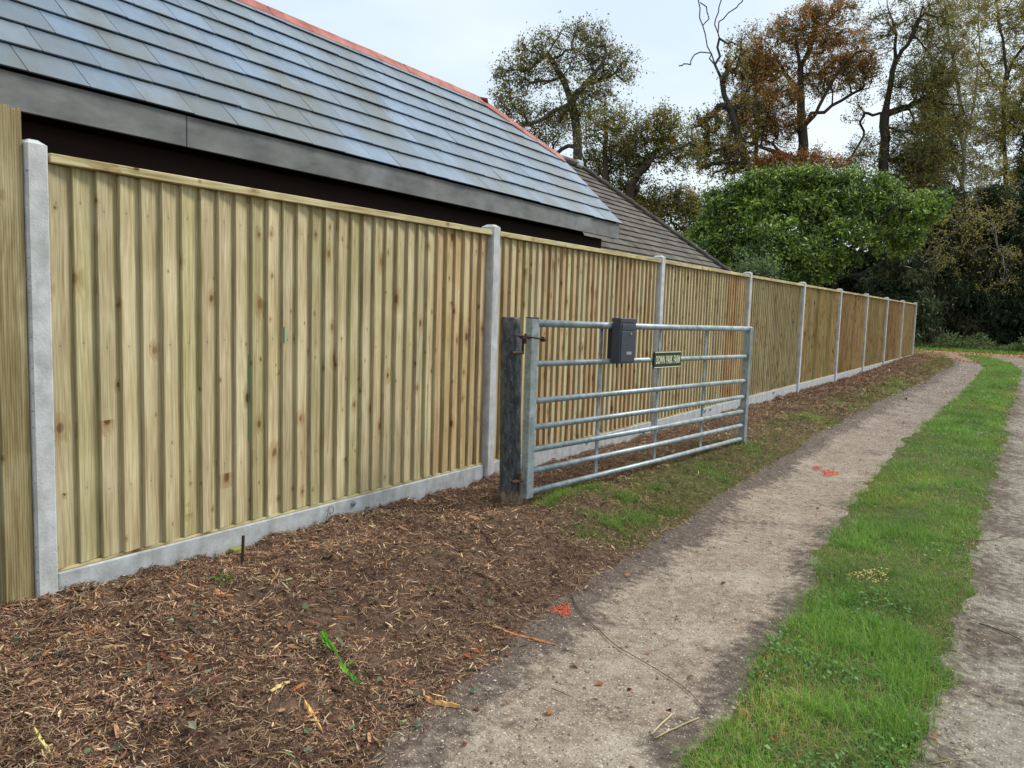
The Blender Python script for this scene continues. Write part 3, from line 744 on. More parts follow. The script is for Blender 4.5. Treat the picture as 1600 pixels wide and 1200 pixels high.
# name plate
sg = thing('farm_name_plate', 'dark green name plate with cream capital letters on the second bar of the gate', 'sign', tuple(gp(1.74, .82, .03)))
s0, s1, q0, q1 = 1.515, 1.96, .765, .895
b = MB(); gbox(b, s0, s1, q0, q1, .022, .034, .002); b.build('plate', M['signgreen'], sg)
b = MB()
for a in ((s0+.004, s1-.004, q1-.010, q1-.004), (s0+.004, s1-.004, q0+.004, q0+.010)): gbox(b, a[0], a[1], a[2], a[3], .0342, .0352, .0003)
b.build('border_line', M['cream'], sg)
cu = bpy.data.curves.new('lettering', 'FONT'); cu.body = 'DOWN PARK FARM'; cu.size = .098; cu.align_x = 'CENTER'; cu.align_y = 'CENTER'; cu.extrude = .0008; cu.offset = .001; cu.space_word = 1.5; cu.space_character = 1.06
to = bpy.data.objects.new('tmp', cu); link(to); bpy.context.view_layer.update()
dg = bpy.context.evaluated_depsgraph_get(); me = bpy.data.meshes.new_from_object(to.evaluated_get(dg)); bpy.data.objects.remove(to)
co = np.empty(len(me.vertices)*3); me.vertices.foreach_get('co', co); co = co.reshape(-1, 3)
wdt = co[:, 0].max()-co[:, 0].min(); sx = (s1-s0-.045)/wdt; zc = (q0+q1)/2; yc = (co[:, 1].max()+co[:, 1].min())/2
NV = np.array([gp((s0+s1)/2+c[0]*sx, zc+(c[1]-yc)*.9, .0352+c[2]) for c in co])
faces = [tuple(p.vertices) for p in me.polygons]
mesh('lettering', NV, faces, M['cream'], sg)
for t in (s0+.08, s1-.08):
    b = MB(); gbox(b, t-.01, t+.01, q0+.02, q1-.02, -.024, .0215, .001)
    b.build('clamp', M['boxdark'], sg)
#SPLIT
# ------------------------------------------------------------------ scatter
def unit(v): return v/(np.linalg.norm(v, axis=-1, keepdims=True)+1e-9)
def ribbons(P, D, S, Lg, W, bend_, cols, nseg=2, taper=True, tipcol=None):
    """curved flat strips: P root, D direction, S side, bend_ vector added quadratically"""
    n = len(P); V = []; Cc = []
    for q in range(nseg+1):
        t = q/nseg; c = P+D*(Lg*t)[:, None]+bend_*(t*t)
        w = W*(1-t*.92 if taper else (1-.45*abs(2*t-1)))
        V.append(c-S*w[:, None]/2); V.append(c+S*w[:, None]/2)
        cc = cols if tipcol is None else cols*(1-t)+tipcol*t
        Cc += [cc, cc]
    V = np.stack(V, 1); Cc = np.stack(Cc, 1); m = 2*(nseg+1)
    base = (np.arange(n)*m)[:, None]
    F = np.concatenate([base+np.array([2*q, 2*q+1, 2*q+3, 2*q+2]) for q in range(nseg)])
    return V.reshape(-1, 3), F, Cc.reshape(-1, 3)
def pal(n, cols, var=.2):
    c = np.array([lin(*q) for q in cols]); i = rng.integers(0, len(c), n)
    return c[i]*rng.uniform(1-var, 1+var, (n, 1))
def rand_xy(n, x0, x1, y0, y1, k=0.0):
    """k>0 packs more towards y0"""
    u = rng.random(n)
    if k > 0: y = y0*(y1/y0)**u if k >= 1 else y0+(y1-y0)*u**(1+k*2)
    else: y = y0+(y1-y0)*u
    return rng.uniform(x0, x1, n), y
def leaflets(P, Nn, size, asp=.5, fold=.25):
    """rhombic leaves: root P, direction random in plane with normal Nn"""
    n = len(P); A = unit(np.cross(Nn, rng.normal(0, 1, (n, 3)))); Bv = np.cross(Nn, A)
    s = size[:, None]
    V = np.stack([P, P+A*s*.5+Bv*s*asp*.5+Nn*s*fold*.3, P+A*s, P+A*s*.5-Bv*s*asp*.5+Nn*s*fold*.3], 1)
    F = (np.arange(n)*4)[:, None]+np.array([0, 1, 2, 3]); return V.reshape(-1, 3), F
def chips(name, x, y, Lr, Wr, cols, label, seg=2, lift=.004, tilt=.35, curl=.25, var=.25):
    n = len(x); a = rng.uniform(0, 2*np.pi, n); D = unit(np.stack([np.cos(a), np.sin(a), rng.normal(0, tilt, n)], 1))
    S = unit(np.cross(D, np.tile([0, 0, 1.], (n, 1)))+rng.normal(0, .35, (n, 3)))
    Lg = rng.uniform(Lr[0], Lr[1], n)*rng.uniform(.5, 1, n); W = rng.uniform(Wr[0], Wr[1], n)
    sc = np.clip(y/6, 1, 3.2) ; W = W*sc; Lg = Lg*np.clip(sc*.75, 1, 2.4)
    B = rng.normal(0, 1, (n, 3))*Lg[:, None]*curl; B[:, 2] = -np.abs(B[:, 2])*.3+B[:, 2]*.4
    P = np.stack([x, y, hgt(x, y)+lift+rng.random(n)*.008*sc], 1)-D*(Lg/2)[:, None]
    P[:, 2] = np.maximum(P[:, 2], hgt(P[:, 0], P[:, 1])-.002)
    pf = (1+.4*fbm(x*2.1+9, y*2.1)+.35*fbm(x*8, y*8+4))[:, None]
    V, F, Cc = ribbons(P, D, S, Lg, W, B, pal(n, cols, var)*np.clip(pf, .45, 1.6), seg, taper=False)
    return tag(mesh(name, V, F, M['chip'], col=Cc), label, 'ground cover', kind='stuff')
CH = [(132, 104, 84), (154, 124, 100), (108, 82, 66), (160, 126, 98), (76, 56, 44), (120, 86, 70), (104, 74, 58), (198, 170, 136), (60, 45, 38), (128, 92, 74), (176, 146, 114)]
x, y = rand_xy(165000, -.02, 1.8, .35, 30, 1)
k = (x < e1(y)+rng.normal(0, .05, len(x))) & (rng.random(len(x)) > .75*grassy(x, y))
clump = fbm(x*3, y*3+2)+.3*fbm(x*11, y*11) > -.48+.25*(rng.random(len(x))-.5)
x, y = x[k & clump], y[k & clump]
chips('bark_fibre', x[::2], y[::2], (.02, .07), (.0008, .002), CH+[(148, 108, 84), (172, 138, 110)], 'fine curled bark fibres matted over the brown mulch', seg=3, curl=.5, tilt=.45, lift=.006)
chips('wood_mulch', x, y, (.010, .045), (.0015, .0055), CH, 'brown shredded bark and wood fibre covering the bank below the fence')
x, y = rand_xy(5500, -.0, 1.75, .7, 12, 1); k = x < e1(y)+.02
chips('mulch_splinters', x[k], y[k], (.02, .06), (.003, .008), [(205, 172, 128), (186, 154, 114), (208, 184, 148), (170, 120, 78), (150, 140, 110)], 'pale wood splinters strewn over the brown mulch')
x, y = rand_xy(1500, .0, 1.7, .7, 14, 1); k = x < e1(y)
chips('bark_chunks', x[k], y[k], (.02, .065), (.008, .02), [(92, 64, 50), (116, 82, 62), (76, 54, 42), (140, 106, 80), (160, 122, 90), (96, 96, 80)], 'larger flat bark chunks mixed through the mulch', seg=3, tilt=.3, curl=.2, lift=.008)
x, y = rand_xy(260, .0, 1.7, .9, 12, 1); k = x < e1(y); n = k.sum(); P = np.stack([x[k], y[k], hgt(x[k], y[k])+.012], 1)
V, F = leaflets(P, unit(np.stack([rng.normal(0, .5, n), rng.normal(0, .5, n), np.ones(n)], 1)), rng.uniform(.015, .035, n), .8, .6)
tag(mesh('leaf_scraps', V, F, M['leaf'], col=np.repeat(pal(n, [(84, 104, 76), (104, 128, 92), (70, 84, 60), (120, 84, 66), (150, 156, 128)], .2), 4, 0)), 'dull green and brown leaf scraps mixed into the mulch', 'leaf litter', kind='stuff')
# dry stalks and straw along the foot of the bank
x, y = rand_xy(34000, .55, 1.5, 4.0, 30, 1); k = (x < e1(y)+.03) & (rng.random(len(x)) < .25+.8*grassy(x, y))
chips('dry_grass_litter', x[k], y[k], (.03, .09), (.0015, .003), [(150, 140, 92), (126, 122, 74), (168, 156, 112), (110, 96, 66), (96, 104, 52)], 'dry straw and cut grass lying on the lower bank', tilt=.5)

def blades(name, x, y, hr, wr, cols, tips, label, lean=.6, var=.25, nseg=3, kind='stuff', cat='grass', parent=None, zoff=0.):
    n = len(x); a = rng.uniform(0, 2*np.pi, n); hd_ = np.stack([np.cos(a), np.sin(a), np.zeros(n)], 1)
    ln = np.abs(rng.normal(0, lean, n)); D = unit(hd_*ln[:, None]*.7+np.array([0, 0, 1.])); S = np.stack([-np.sin(a), np.cos(a), np.zeros(n)], 1)
    sc = np.clip(y/7, 1, 3.4)
    Lg = rng.uniform(hr[0], hr[1], n); W = rng.uniform(wr[0], wr[1], n)*sc
    B = hd_*(ln*Lg*.55)[:, None]; B[:, 2] = -ln*Lg*.32
    pt = (1+.5*fbm(x*2.3+31, y*2.3))[:, None]*np.array([1, 1, 1.]); yl = smooth(fbm(x*1.6+71, y*1.6+3), 0, .5)[:, None]
    P = np.stack([x, y, hgt(x, y)-.003+zoff], 1)
    ca = pal(n, cols, var)*pt; cb = pal(n, tips, var)*pt; ca = ca*(1+yl*np.array([.45, .1, .1])); cb = cb*(1+yl*np.array([.4, .08, .1]))
    V, F, Cc = ribbons(P, D, S, Lg, W, B, ca, nseg, tipcol=cb)
    o = mesh(name, V, F, M['blade'], col=Cc)
    return tag(o, label, cat, kind=kind)
GR = [(76, 122, 38), (92, 138, 44), (60, 102, 34), (106, 148, 52), (84, 122, 46)]
GT = [(134, 188, 72), (118, 176, 62), (158, 198, 84), (104, 158, 62), (172, 190, 102)]
n = 165000; y = .8*(36.5/.8)**rng.random(n); lo, hi = e2(y), e3(y); t = rng.random(n); x = lo-.04+(hi-lo+.07)*t
dens = (fbm(x*3.2+3, y*3.2) > -.12+.3*(rng.random(n)-.5)) | (rng.random(n) < .3)
edge = np.minimum(t, 1-t); k = dens & (rng.random(n) < .12+edge*5)
tall = fbm(x*2.6+11, y*2.6)
x, y, tall = x[k], y[k], tall[k]
q = tall > .0
blades('verge_grass', x[~q], y[~q], (.018, .045), (.0018, .0038), GR, GT, 'short green grass growing on the strip between the two wheel tracks')
blades('grass_tufts', x[q], y[q], (.035, .10), (.002, .0038), GR, GT+[(140, 170, 70)], 'longer bright grass tufts on the central strip of the lane', lean=.8)
n = 16000; y = 1.4*(34/1.4)**rng.random(n); x = e2(y)+(e3(y)-e2(y))*rng.random(n)
blades('dry_grass', x, y, (.03, .07), (.0015, .0025), [(160, 148, 98), (140, 120, 84)], [(186, 172, 120)], 'withered straw coloured grass among the green strip', lean=1.3)
# bank grass: sparse
n = 90000; y = 4.0*(34/4.0)**rng.random(n); x = rng.uniform(.5, 1.5, n); gz = grassy(x, y)
patch = fbm(x*2.7+1, y*1.7+4)
k = (x < e1(y)) & (rng.random(n) < gz*(patch > -.12)*1.2)
blades('bank_grass', x[k], y[k], (.015, .055), (.0016, .0034), [(82, 112, 42), (98, 118, 52), (70, 102, 36)], [(132, 162, 72), (112, 150, 58), (166, 168, 100)], 'sparse grass growing back along the lower edge of the bank', lean=.9)
PX = [(880, 790, .16, 900), (945, 822, .22, 1500), (1000, 806, .15, 700), (915, 772, .12, 600), (975, 780, .15, 700), (1120, 735, .25, 800), (1180, 700, .35, 900), (1330, 634, .5, 900), (1275, 655, .4, 700), (1405, 600, .6, 700), (860, 800, .10, 300), (1040, 790, .1, 300), (1395, 610, .5, 500)]
bx_ = []; by_ = []
for (u_, v_, r_, n_) in PX:
    c_ = on_axis(2, -.02, u_, v_); n_ = int(n_*1.3); bx_.append(c_[0]+rng.normal(0, min(r_, .3)*.45, n_)); by_.append(c_[1]+rng.normal(0, r_*.6, n_))
bx_ = np.concatenate(bx_); by_ = np.concatenate(by_); k = (bx_ < e1(by_)+.02) & (bx_ > .3) & (fbm(bx_*7, by_*5) > -.25)
blades('green_tufts', bx_[k], by_[k], (.03, .075), (.002, .0035), [(84, 130, 44), (100, 144, 52), (70, 112, 38)], [(140, 184, 74), (122, 170, 62), (164, 184, 90)], 'bright green grass tufts along the foot of the bank below the gate', lean=1.0)
# grass right of the right hand track
n = 60000; y = 1*(37/1)**rng.random(n); x = 4.05+.08*fbm(y*3, y*0)+rng.random(n)**1.3*4
blades('side_grass', x, y, (.03, .10), (.003, .005), GR, GT, 'rough grass beside the right wheel track')
# broad-leaved weeds in the strip (clover, plantain): leaf-size facets
n = 16000; y = 1.4*(26/1.4)**rng.random(n); x = e2(y)+(e3(y)-e2(y))*rng.random(n); k = (fbm(x*3+7, y*3+1) > .1) & (rng.random(n) < .7); x, y = x[k], y[k]; n = len(x)
P = np.stack([x, y, hgt(x, y)+rng.uniform(.01, .035, n)], 1); Nn = unit(np.stack([rng.normal(0, .35, n), rng.normal(0, .35, n), np.ones(n)], 1))
V, F = leaflets(P, Nn, rng.uniform(.010, .024, n)*np.clip(y/8, 1, 2), .8)
tag(mesh('clover_patch', V, F, M['blade'], col=np.repeat(pal(n, [(76, 120, 50), (98, 144, 64), (64, 104, 42), (120, 160, 84)], .2), 4, 0)), 'small round clover leaves spread through the grass strip', 'ground cover', kind='stuff')
# loose stones on the tracks
def stones(name, x, y, s, cols, label):
    n = len(x); s = s*np.clip(y/6, 1, 3)
    oc = np.array([[1, 0, 0], [0, 1, 0], [-1, 0, 0], [0, -1, 0], [0, 0, .6], [0, 0, -.6]], float)
    V = oc[None]*rng.uniform(.6, 1.2, (n, 6, 1))*s[:, None, None]; a = rng.uniform(0, 6.28, n); c_, s_ = np.cos(a), np.sin(a)
    V = np.stack([V[..., 0]*c_[:, None]-V[..., 1]*s_[:, None], V[..., 0]*s_[:, None]+V[..., 1]*c_[:, None], V[..., 2]], -1)
    V += np.stack([x, y, hgt(x, y)+s*.15], 1)[:, None]
    T = np.array([[0, 1, 4], [1, 2, 4], [2, 3, 4], [3, 0, 4], [1, 0, 5], [2, 1, 5], [3, 2, 5], [0, 3, 5]])
    F = ((np.arange(n)*6)[:, None, None]+T).reshape(-1, 3)
    return tag(mesh(name, V.reshape(-1, 3), F, M['stone'], col=np.repeat(pal(n, cols, .2), 6, 0)), label, 'gravel', kind='stuff')
n = 40000; y = 1.2*(34/1.2)**rng.random(n); x = e1(y)+(e2(y)-e1(y))*rng.random(n)
stones('track_gravel', x, y, rng.uniform(.0012, .0036, n)*(1+1.2*(rng.random(n) > .97)), [(190, 178, 160), (162, 148, 134), (130, 116, 104), (206, 196, 178), (112, 98, 88)], 'fine loose gravel on the left wheel track')
n = 900; y = 1.2*(20/1.2)**rng.random(n); x = e1(y)+(e2(y)-e1(y))*rng.random(n)
stones('embedded_stones', x, y, rng.uniform(.004, .011, n)/np.clip(y/6, 1, 3), [(168, 156, 142), (140, 128, 116), (112, 100, 92), (188, 176, 160)], 'larger pebbles trodden into the left wheel track')
n = 16000; y = 1.2*(34/1.2)**rng.random(n); x = e3(y)+1.05*rng.random(n)
stones('track_grit', x, y, rng.uniform(.0014, .0042, n), [(180, 172, 158), (150, 142, 130), (196, 188, 172), (112, 104, 94)], 'loose grit on the right wheel track')
x, y = rand_xy(14000, 1.4, 2.6, 1.2, 26, 1); k = (x > e1(y)-.02) & (rng.random(len(x)) < np.where(x < e1(y)+.22, 1, .35))
chips('track_debris', x[k], y[k], (.008, .035), (.001, .0025), CH+[(196, 176, 140)], 'bits of bark and straw trodden into the left wheel track', tilt=.08, curl=.15, lift=.001)
n = 9000; y = 1.3*(20/1.3)**rng.random(n); x = e3(y)-.06+np.abs(rng.normal(0, .13, n))
chips('straw_fringe', x, y, (.01, .05), (.001, .003), [(180, 164, 128), (150, 132, 100), (120, 100, 76), (92, 76, 58), (140, 130, 82)], 'straw and bark litter fringing the right wheel track', tilt=.12, lift=.001)
# fallen leaves
def leaf_litter(name, x, y, size, cols, label):
    n = len(x); P = np.stack([x, y, hgt(x, y)+rng.uniform(.004, .02, n)], 1); Nn = unit(np.stack([rng.normal(0, .5, n), rng.normal(0, .5, n), np.ones(n)], 1))
    V, F = leaflets(P, Nn, size, .7, .5); return tag(mesh(name, V, F, M['leaf'], col=np.repeat(pal(n, cols, .25), 4, 0)), label, 'leaf litter', kind='stuff')
n = 5200; x = rng.uniform(-7, 9, n); y = np.concatenate([rng.uniform(36, 42, n//2), 30+rng.exponential(4, n-n//2)]); 
k = ~((y < 36) & (x > e2(y)) & (rng.random(n) < .8)); x, y = x[k], y[k]
leaf_litter('fallen_leaves', x, y, rng.uniform(.06, .13, len(x)), [(196, 140, 86), (170, 112, 66), (212, 170, 120), (150, 96, 60), (186, 150, 84)], 'orange and tan autumn leaves fallen where the lane bends')
x, y = rand_xy(420, .05, 4.0, 1.4, 32, 1); k = ((x < e2(y)) & (rng.random(len(x)) < .55)) | (rng.random(len(x)) < .25)
leaf_litter('scattered_leaves', x[k], y[k], rng.uniform(.018, .04, k.sum())*np.clip(y[k]/7, 1, 2.4), [(160, 92, 56), (128, 80, 60), (182, 120, 74), (112, 60, 44), (104, 110, 70)], 'small brown autumn leaves scattered over the bank and the lane')

# ------------------------------------------------------------------ single bits lying about
def gpt(px, py_, z=0.0, dz=0.0):
    zz = z
    for _ in range(6):
        p = on_axis(2, zz, px, py_); zz = float(hgt(p[0], p[1]))
    p = on_axis(2, zz, px, py_); return np.array([p[0], p[1], zz+dz])
def stick(name, pix, r, col, label, cat='twig', lift=.006, taper=.5, flat=1.0, sides=7):
    P = [gpt(*q) for q in pix]; out = []
    for i in range(len(P)-1):
        m = max(2, int(np.linalg.norm(P[i+1]-P[i])/.03))
        for j in range(m): 
            p = P[i]+(P[i+1]-P[i])*j/m; out.append(p)
    out.append(P[-1]); out = np.array(out)
    for i in range(len(out)): out[i, 2] = max(out[i, 2], float(hgt(out[i, 0], out[i, 1])))+lift
    if len(out) > 4:
        for _ in range(3): out[1:-1] = (out[:-2]+out[1:-1]*2+out[2:])/4
    out[1:-1, :2] += np.random.default_rng(len(label)).normal(0, r*.35, (len(out)-2, 2))
    rr = np.linspace(r, r*taper, len(out)); b = MB(); b.tube(out, list(rr), sides, lin(*col)); 
    return tag(b.build(name, M['chip'], smooth_=True, loc=tuple(out[0])), label, cat)
stick('bramble_stem', [(880, 905), (905, 958), (960, 1010), (1030, 1050), (1080, 1085), (1103, 1115)], .0022, (92, 72, 58), 'long thin curved stem lying across the left wheel track', 'stem')
stick('twig', [(190, 965), (250, 915), (310, 880)], .003, (104, 84, 66), 'thin twig leaning towards the fence foot near the dark stake')
stick('twig', [(178, 962), (235, 948), (318, 905)], .0022, (120, 98, 78), 'finer twig crossing the mulch below the one near the dark stake')
stick('twig', [(52, 990), (64, 975), (76, 960)], .005, (124, 104, 88), 'short grey twig at the left end of the mulch near the timber post')
stick('twig', [(132, 917), (160, 905), (184, 895)], .006, (110, 92, 78), 'knobbly grey twig lying against the gravel board')
stick('twig', [(184, 896), (208, 925), (232, 946)], .003, (112, 92, 76), 'thin twig running from the gravel board down the mulch')
stick('branch_piece', [(8, 1050), (50, 1042), (98, 1036)], .007, (116, 88, 76), 'brown bark-covered branch piece with a reddish broken end', 'branch')
stick('root_end', [(640, 1160), (646, 1120), (655, 1092)], .002, (128, 108, 88), 'thin upright rootlet sticking out of the soil near the track', 'root')
stick('twig', [(524, 1192), (555, 1188), (585, 1184)], .004, (58, 50, 44), 'short dark stick at the bottom edge beside the track')
stick('twig', [(745, 895), (775, 912), (812, 930)], .005, (104, 84, 62), 'grey-brown twig on the mulch above the orange splinter')
stick('twig', [(690, 916), (720, 925), (745, 950)], .0045, (120, 98, 76), 'bent pale twig on the mulch left of the orange splinter')
stick('twig', [(862, 1078), (880, 1085), (896, 1093)], .0016, (80, 66, 56), 'tiny dark twig on the pale gravel of the left track')
stick('straw_stem', [(1018, 1150), (1034, 1132), (1050, 1118)], .003, (198, 186, 148), 'pale straw stem beside the grass strip, standing steeper of the two', 'straw', taper=.8)
stick('straw_stem', [(1024, 1156), (1055, 1140), (1092, 1124)], .0026, (186, 170, 128), 'pale straw stem beside the grass strip, lying flatter of the two', 'straw', taper=.8)
stick('twig', [(1500, 848), (1545, 846), (1576, 838)], .0025, (94, 84, 70), 'thin twig on the edge of the right wheel track')
stick('twig', [(1530, 976), (1560, 985), (1598, 1003)], .0035, (90, 76, 62), 'dark twig lying on the right wheel track near the frame edge')
stick('twig', [(1455, 1196), (1490, 1190), (1535, 1187)], .002, (150, 132, 104), 'pale twig at the bottom of the right wheel track')
stick('root_piece', [(735, 820), (760, 838), (775, 860)], .006, (84, 64, 50), 'dark root fragment on the mulch below the gate post', 'root')
# splinters: flattened tapering slivers
def sliver(name, pix, w, col, label, th=.006, cat='wood chip', lift=.008):
    P = np.array([gpt(*q) for q in pix]); P = np.array([np.array([np.interp(u, np.linspace(0, 1, len(P)), P[:, a_]) for a_ in range(3)]) for u in np.linspace(0, 1, 9)])
    n = len(P); b = MB(); V = []
    for i, p in enumerate(P):
        d = P[min(i+1, n-1)]-P[max(i-1, 0)]; d /= np.linalg.norm(d); s = np.cross(d, [0, 0, 1.]); s /= np.linalg.norm(s)
        t = i/(n-1); ww = w*.8*(.3+1.3*math.sin(math.pi*min(.97, .15+t*.82))*.6)*(1 if i % 2 else .7)
        for a, z in ((-.5, 0), (-.3, th*.7), (.2, th*.8), (.5, .1*th)): V.append(p+s*ww*(a+random.uniform(-.12, .12))+np.array([0, 0, z*random.uniform(.5, 1.2)+lift-.006]))
    F = [(i*4+j, i*4+(j+1) % 4, i*4+4+(j+1) % 4, i*4+4+j) for i in range(n-1) for j in range(4)]+[(3, 2, 1, 0), tuple(range(4*n-4, 4*n))]
    b.add(V, F, np.array([np.array(lin(*col))*(1+.25*math.sin(i*2.3)) for i in range(len(V))]))
    return tag(b.build(name, M['chip'], loc=tuple(P[0])), label, cat)
sliver('wood_splinter', [(786, 986), (805, 992), (830, 998), (850, 1004), (868, 1009)], .022, (196, 124, 76), 'long orange-brown splinter pointing onto the left wheel track')
sliver('wood_chunk', [(664, 1092), (680, 1100), (700, 1103), (718, 1107)], .036, (204, 156, 98), 'orange-yellow torn wood chunk at the edge of the track', .016)
sliver('wood_splinter', [(476, 1098), (484, 1112), (493, 1128), (503, 1144)], .022, (214, 170, 104), 'yellow wood splinter standing out of the mulch left of the green weed', .012)
sliver('cut_stick', [(54, 1142), (62, 1158), (72, 1174), (83, 1188)], .022, (206, 190, 118), 'pale yellow cut stick at the bottom left of the mulch', .014)
sliver('wood_chip', [(334, 924), (348, 932), (366, 932)], .024, (196, 118, 72), 'orange wood chip on the mulch between stake and green leaf', .008)
sliver('wood_chip', [(114, 1110), (130, 1110), (146, 1107)], .018, (206, 180, 140), 'cream wood chip at the left of the mulch', .008)
sliver('wood_chip', [(252, 1110), (262, 1112), (270, 1108)], .025, (224, 150, 104), 'small orange-pink wood chip in the lower mulch', .012)
sliver('wood_chip', [(422, 1082), (438, 1072), (456, 1066)], .028, (220, 196, 130), 'pale yellow wood chip above the yellow splinter', .010)
sliver('wood_chip', [(456, 1082), (466, 1074), (476, 1070)], .022, (206, 128, 70), 'bright orange wood chip beside the pale yellow one', .008)
sliver('wood_chip', [(224, 1020), (240, 1022), (262, 1030), (270, 1036)], .030, (142, 84, 66), 'reddish bark chip with torn end in the middle of the mulch', .012)
sliver('wood_chip', [(154, 1012), (176, 1012), (200, 1010)], .022, (204, 176, 130), 'long pale wood chip above the brown branch piece', .006)
# orange fibre patch and paint marks: clusters of small flat flecks on the ground
def flecks(name, px, py_, rx, ry, n, size, cols, label, cat, lift=.004):
    c = gpt(px, py_); ex = gpt(px+rx, py_)-c; ey = gpt(px, py_-ry)-c
    a = rng.uniform(0, 6.28, n); r = np.minimum(np.sqrt(rng.random(n))*.95, .95)*(1+.3*np.sin(a*3+px)); p = c+np.outer(r*np.cos(a), ex)+np.outer(r*np.sin(a), ey)
    p[:, 2] = hgt(p[:, 0], p[:, 1])+lift+rng.random(n)*.004
    Nn = unit(np.stack([rng.normal(0, .25, n), rng.normal(0, .25, n), np.ones(n)], 1)); V, F = leaflets(p-0, Nn, rng.uniform(.5, 1.2, n)*size, .5, .1)
    return tag(mesh(name, V, F, M['chip'], col=np.repeat(pal(n, cols, .15), 4, 0), loc=tuple(c)), label, cat)
flecks('paint_mark', 878, 955, 17, 10, 560, .008, [(228, 104, 66), (236, 124, 84), (206, 88, 58)], 'bright orange sprayed paint mark on the edge of the near track', 'paint mark')
flecks('paint_mark', 1296, 740, 13, 4.5, 420, .017, [(232, 98, 70), (238, 120, 90)], 'orange paint mark further up the left track, larger of the far pair', 'paint mark')
flecks('paint_mark', 1276, 732, 6, 3, 140, .015, [(214, 86, 76), (220, 100, 84)], 'small reddish paint mark beside the larger far orange one', 'paint mark')
flecks('sawdust_patch', 146, 987, 17, 9, 320, .011, [(214, 142, 92), (196, 122, 80), (228, 166, 116)], 'orange wood fibre patch on the left of the mulch', 'sawdust')
flecks('wood_shavings', 1362, 907, 34, 10, 200, .013, [(206, 184, 120), (190, 166, 104), (214, 196, 146)], 'yellow wood shavings lying in the grass strip', 'wood shavings', lift=.03)['kind'] = 'stuff'
flecks('brown_leaf_heap', 1457, 1157, 6, 4, 6, .022, [(150, 84, 52), (172, 104, 70)], 'few brown leaves by the grass at the right edge', 'leaves', lift=.02)
# leaves
def ivy(name, px, py_, s, col, label, lobes=5, cat='leaf', tilt=(.2, .1), rot=0.):
    c = gpt(px, py_, dz=.014); b = MB(); V = [c]; n = lobes*2
    for i in range(n):
        a = 2*math.pi*i/n+rot; r = s*(1 if i % 2 == 0 else .55)*(1.15 if i == 0 else 1)
        V.append(c+np.array([r*math.cos(a), r*math.sin(a), r*(tilt[0]*math.cos(a)+tilt[1]*math.sin(a))-.15*r]))
    b.add(V, [(0, 1+i, 1+(i+1) % n) for i in range(n)], lin(*col)); b.tube([c, c+np.array([-s*1.3, s*.3, .002])], .001, 5, lin(120, 110, 80))
    return tag(b.build(name, M['leaf'], loc=tuple(c)), label, cat)
ivy('ivy_leaf', 651, 1137, .020, (92, 118, 104), 'dull green ivy leaf on dark soil at the bottom of the track', rot=.4)
ivy('ivy_leaf', 741, 1083, .018, (92, 128, 110), 'blue-green ivy leaf at the edge of the pale gravel', rot=1.)
ivy('pale_leaf', 415, 1012, .020, (182, 196, 160), 'pale upturned leaf left of the green weed stalk', rot=.7, tilt=(.7, .3))
ivy('pale_leaf', 266, 973, .015, (186, 200, 164), 'pale leaf on the mulch below the orange wood chip', 4, rot=.2)
ivy('pale_leaf', 324, 1054, .018, (158, 172, 142), 'greyish upturned leaf in the middle of the mulch', rot=1.4)
ivy('pale_leaf', 770, 1021, .012, (204, 206, 192), 'tiny whitish leaf below the orange splinter', 4, rot=.2)
ivy('pale_leaf', 450, 909, .024, (176, 196, 142), 'star shaped pale green leaf beside the small dark green leaf', 5, rot=.2)
ivy('green_leaf', 490, 914, .024, (66, 106, 48), 'small dark green leaf next to the star shaped pale one', 3, rot=.8, tilt=(.5, .5))
ivy('ivy_leaf', 52, 1030, .02, (84, 98, 80), 'dull ivy leaf half buried at the far left of the mulch', rot=.1)
ivy('ivy_leaf', 200, 1060, .022, (88, 96, 78), 'grey-green ivy leaf right of the brown branch piece', rot=.9)
ivy('ivy_leaf', 148, 1126, .012, (90, 120, 68), 'tiny green leaf above the pale cut stick', 4, rot=.9)
ivy('ivy_leaf', 672, 925, .017, (92, 128, 84), 'green leaf lying near the pale bent twig', rot=.9)
ivy('ivy_leaf', 658, 884, .015, (120, 142, 110), 'light green leaf on the mulch in front of the first bay', rot=.3)
# green weed stalk
wd = thing('green_weed', 'bright green torn weed stalk lying on the mulch near the track', 'weed', tuple(gpt(530, 1040)))
b = MB(); P = [gpt(506, 1000, dz=.02), gpt(520, 1020, dz=.02), gpt(532, 1042, dz=.022), gpt(544, 1062, dz=.02), gpt(556, 1080, dz=.014)]; b.tube(P, [.002, .003, .003, .003, .002], 6, lin(104, 150, 50)); b.build('stalk', M['leaf'], wd)
for i, (a, c, w) in enumerate([((500, 1000), (528, 1036), .030), ((530, 1046), (546, 1070), .026), ((540, 1058), (562, 1082), .022), ((512, 1012), (504, 996), .02), ((538, 1050), (556, 1046), .014)]):
    A = gpt(*a, dz=.02); Cc = gpt(*c, dz=.028); d = Cc-A; s = np.cross(d, [0, 0, 1.]); s /= np.linalg.norm(s); b = MB(); V = []
    for q in range(9):
        t = q/8; wv = w*math.sin(math.pi*min(1, .08+t*.9))*(1 if q % 2 else .62); m = A+d*t
        V += [m-s*wv/2+np.array([0, 0, .006]), m, m+s*wv/2+np.array([0, 0, .006])]
    b.add(V, [(q*3+j, q*3+j+1, q*3+j+4, q*3+j+3) for q in range(8) for j in range(2)], lin(*[(96, 168, 44), (132, 176, 58), (90, 160, 60)][i % 3])); b.build('leaf_blade', M['leaf'], wd)
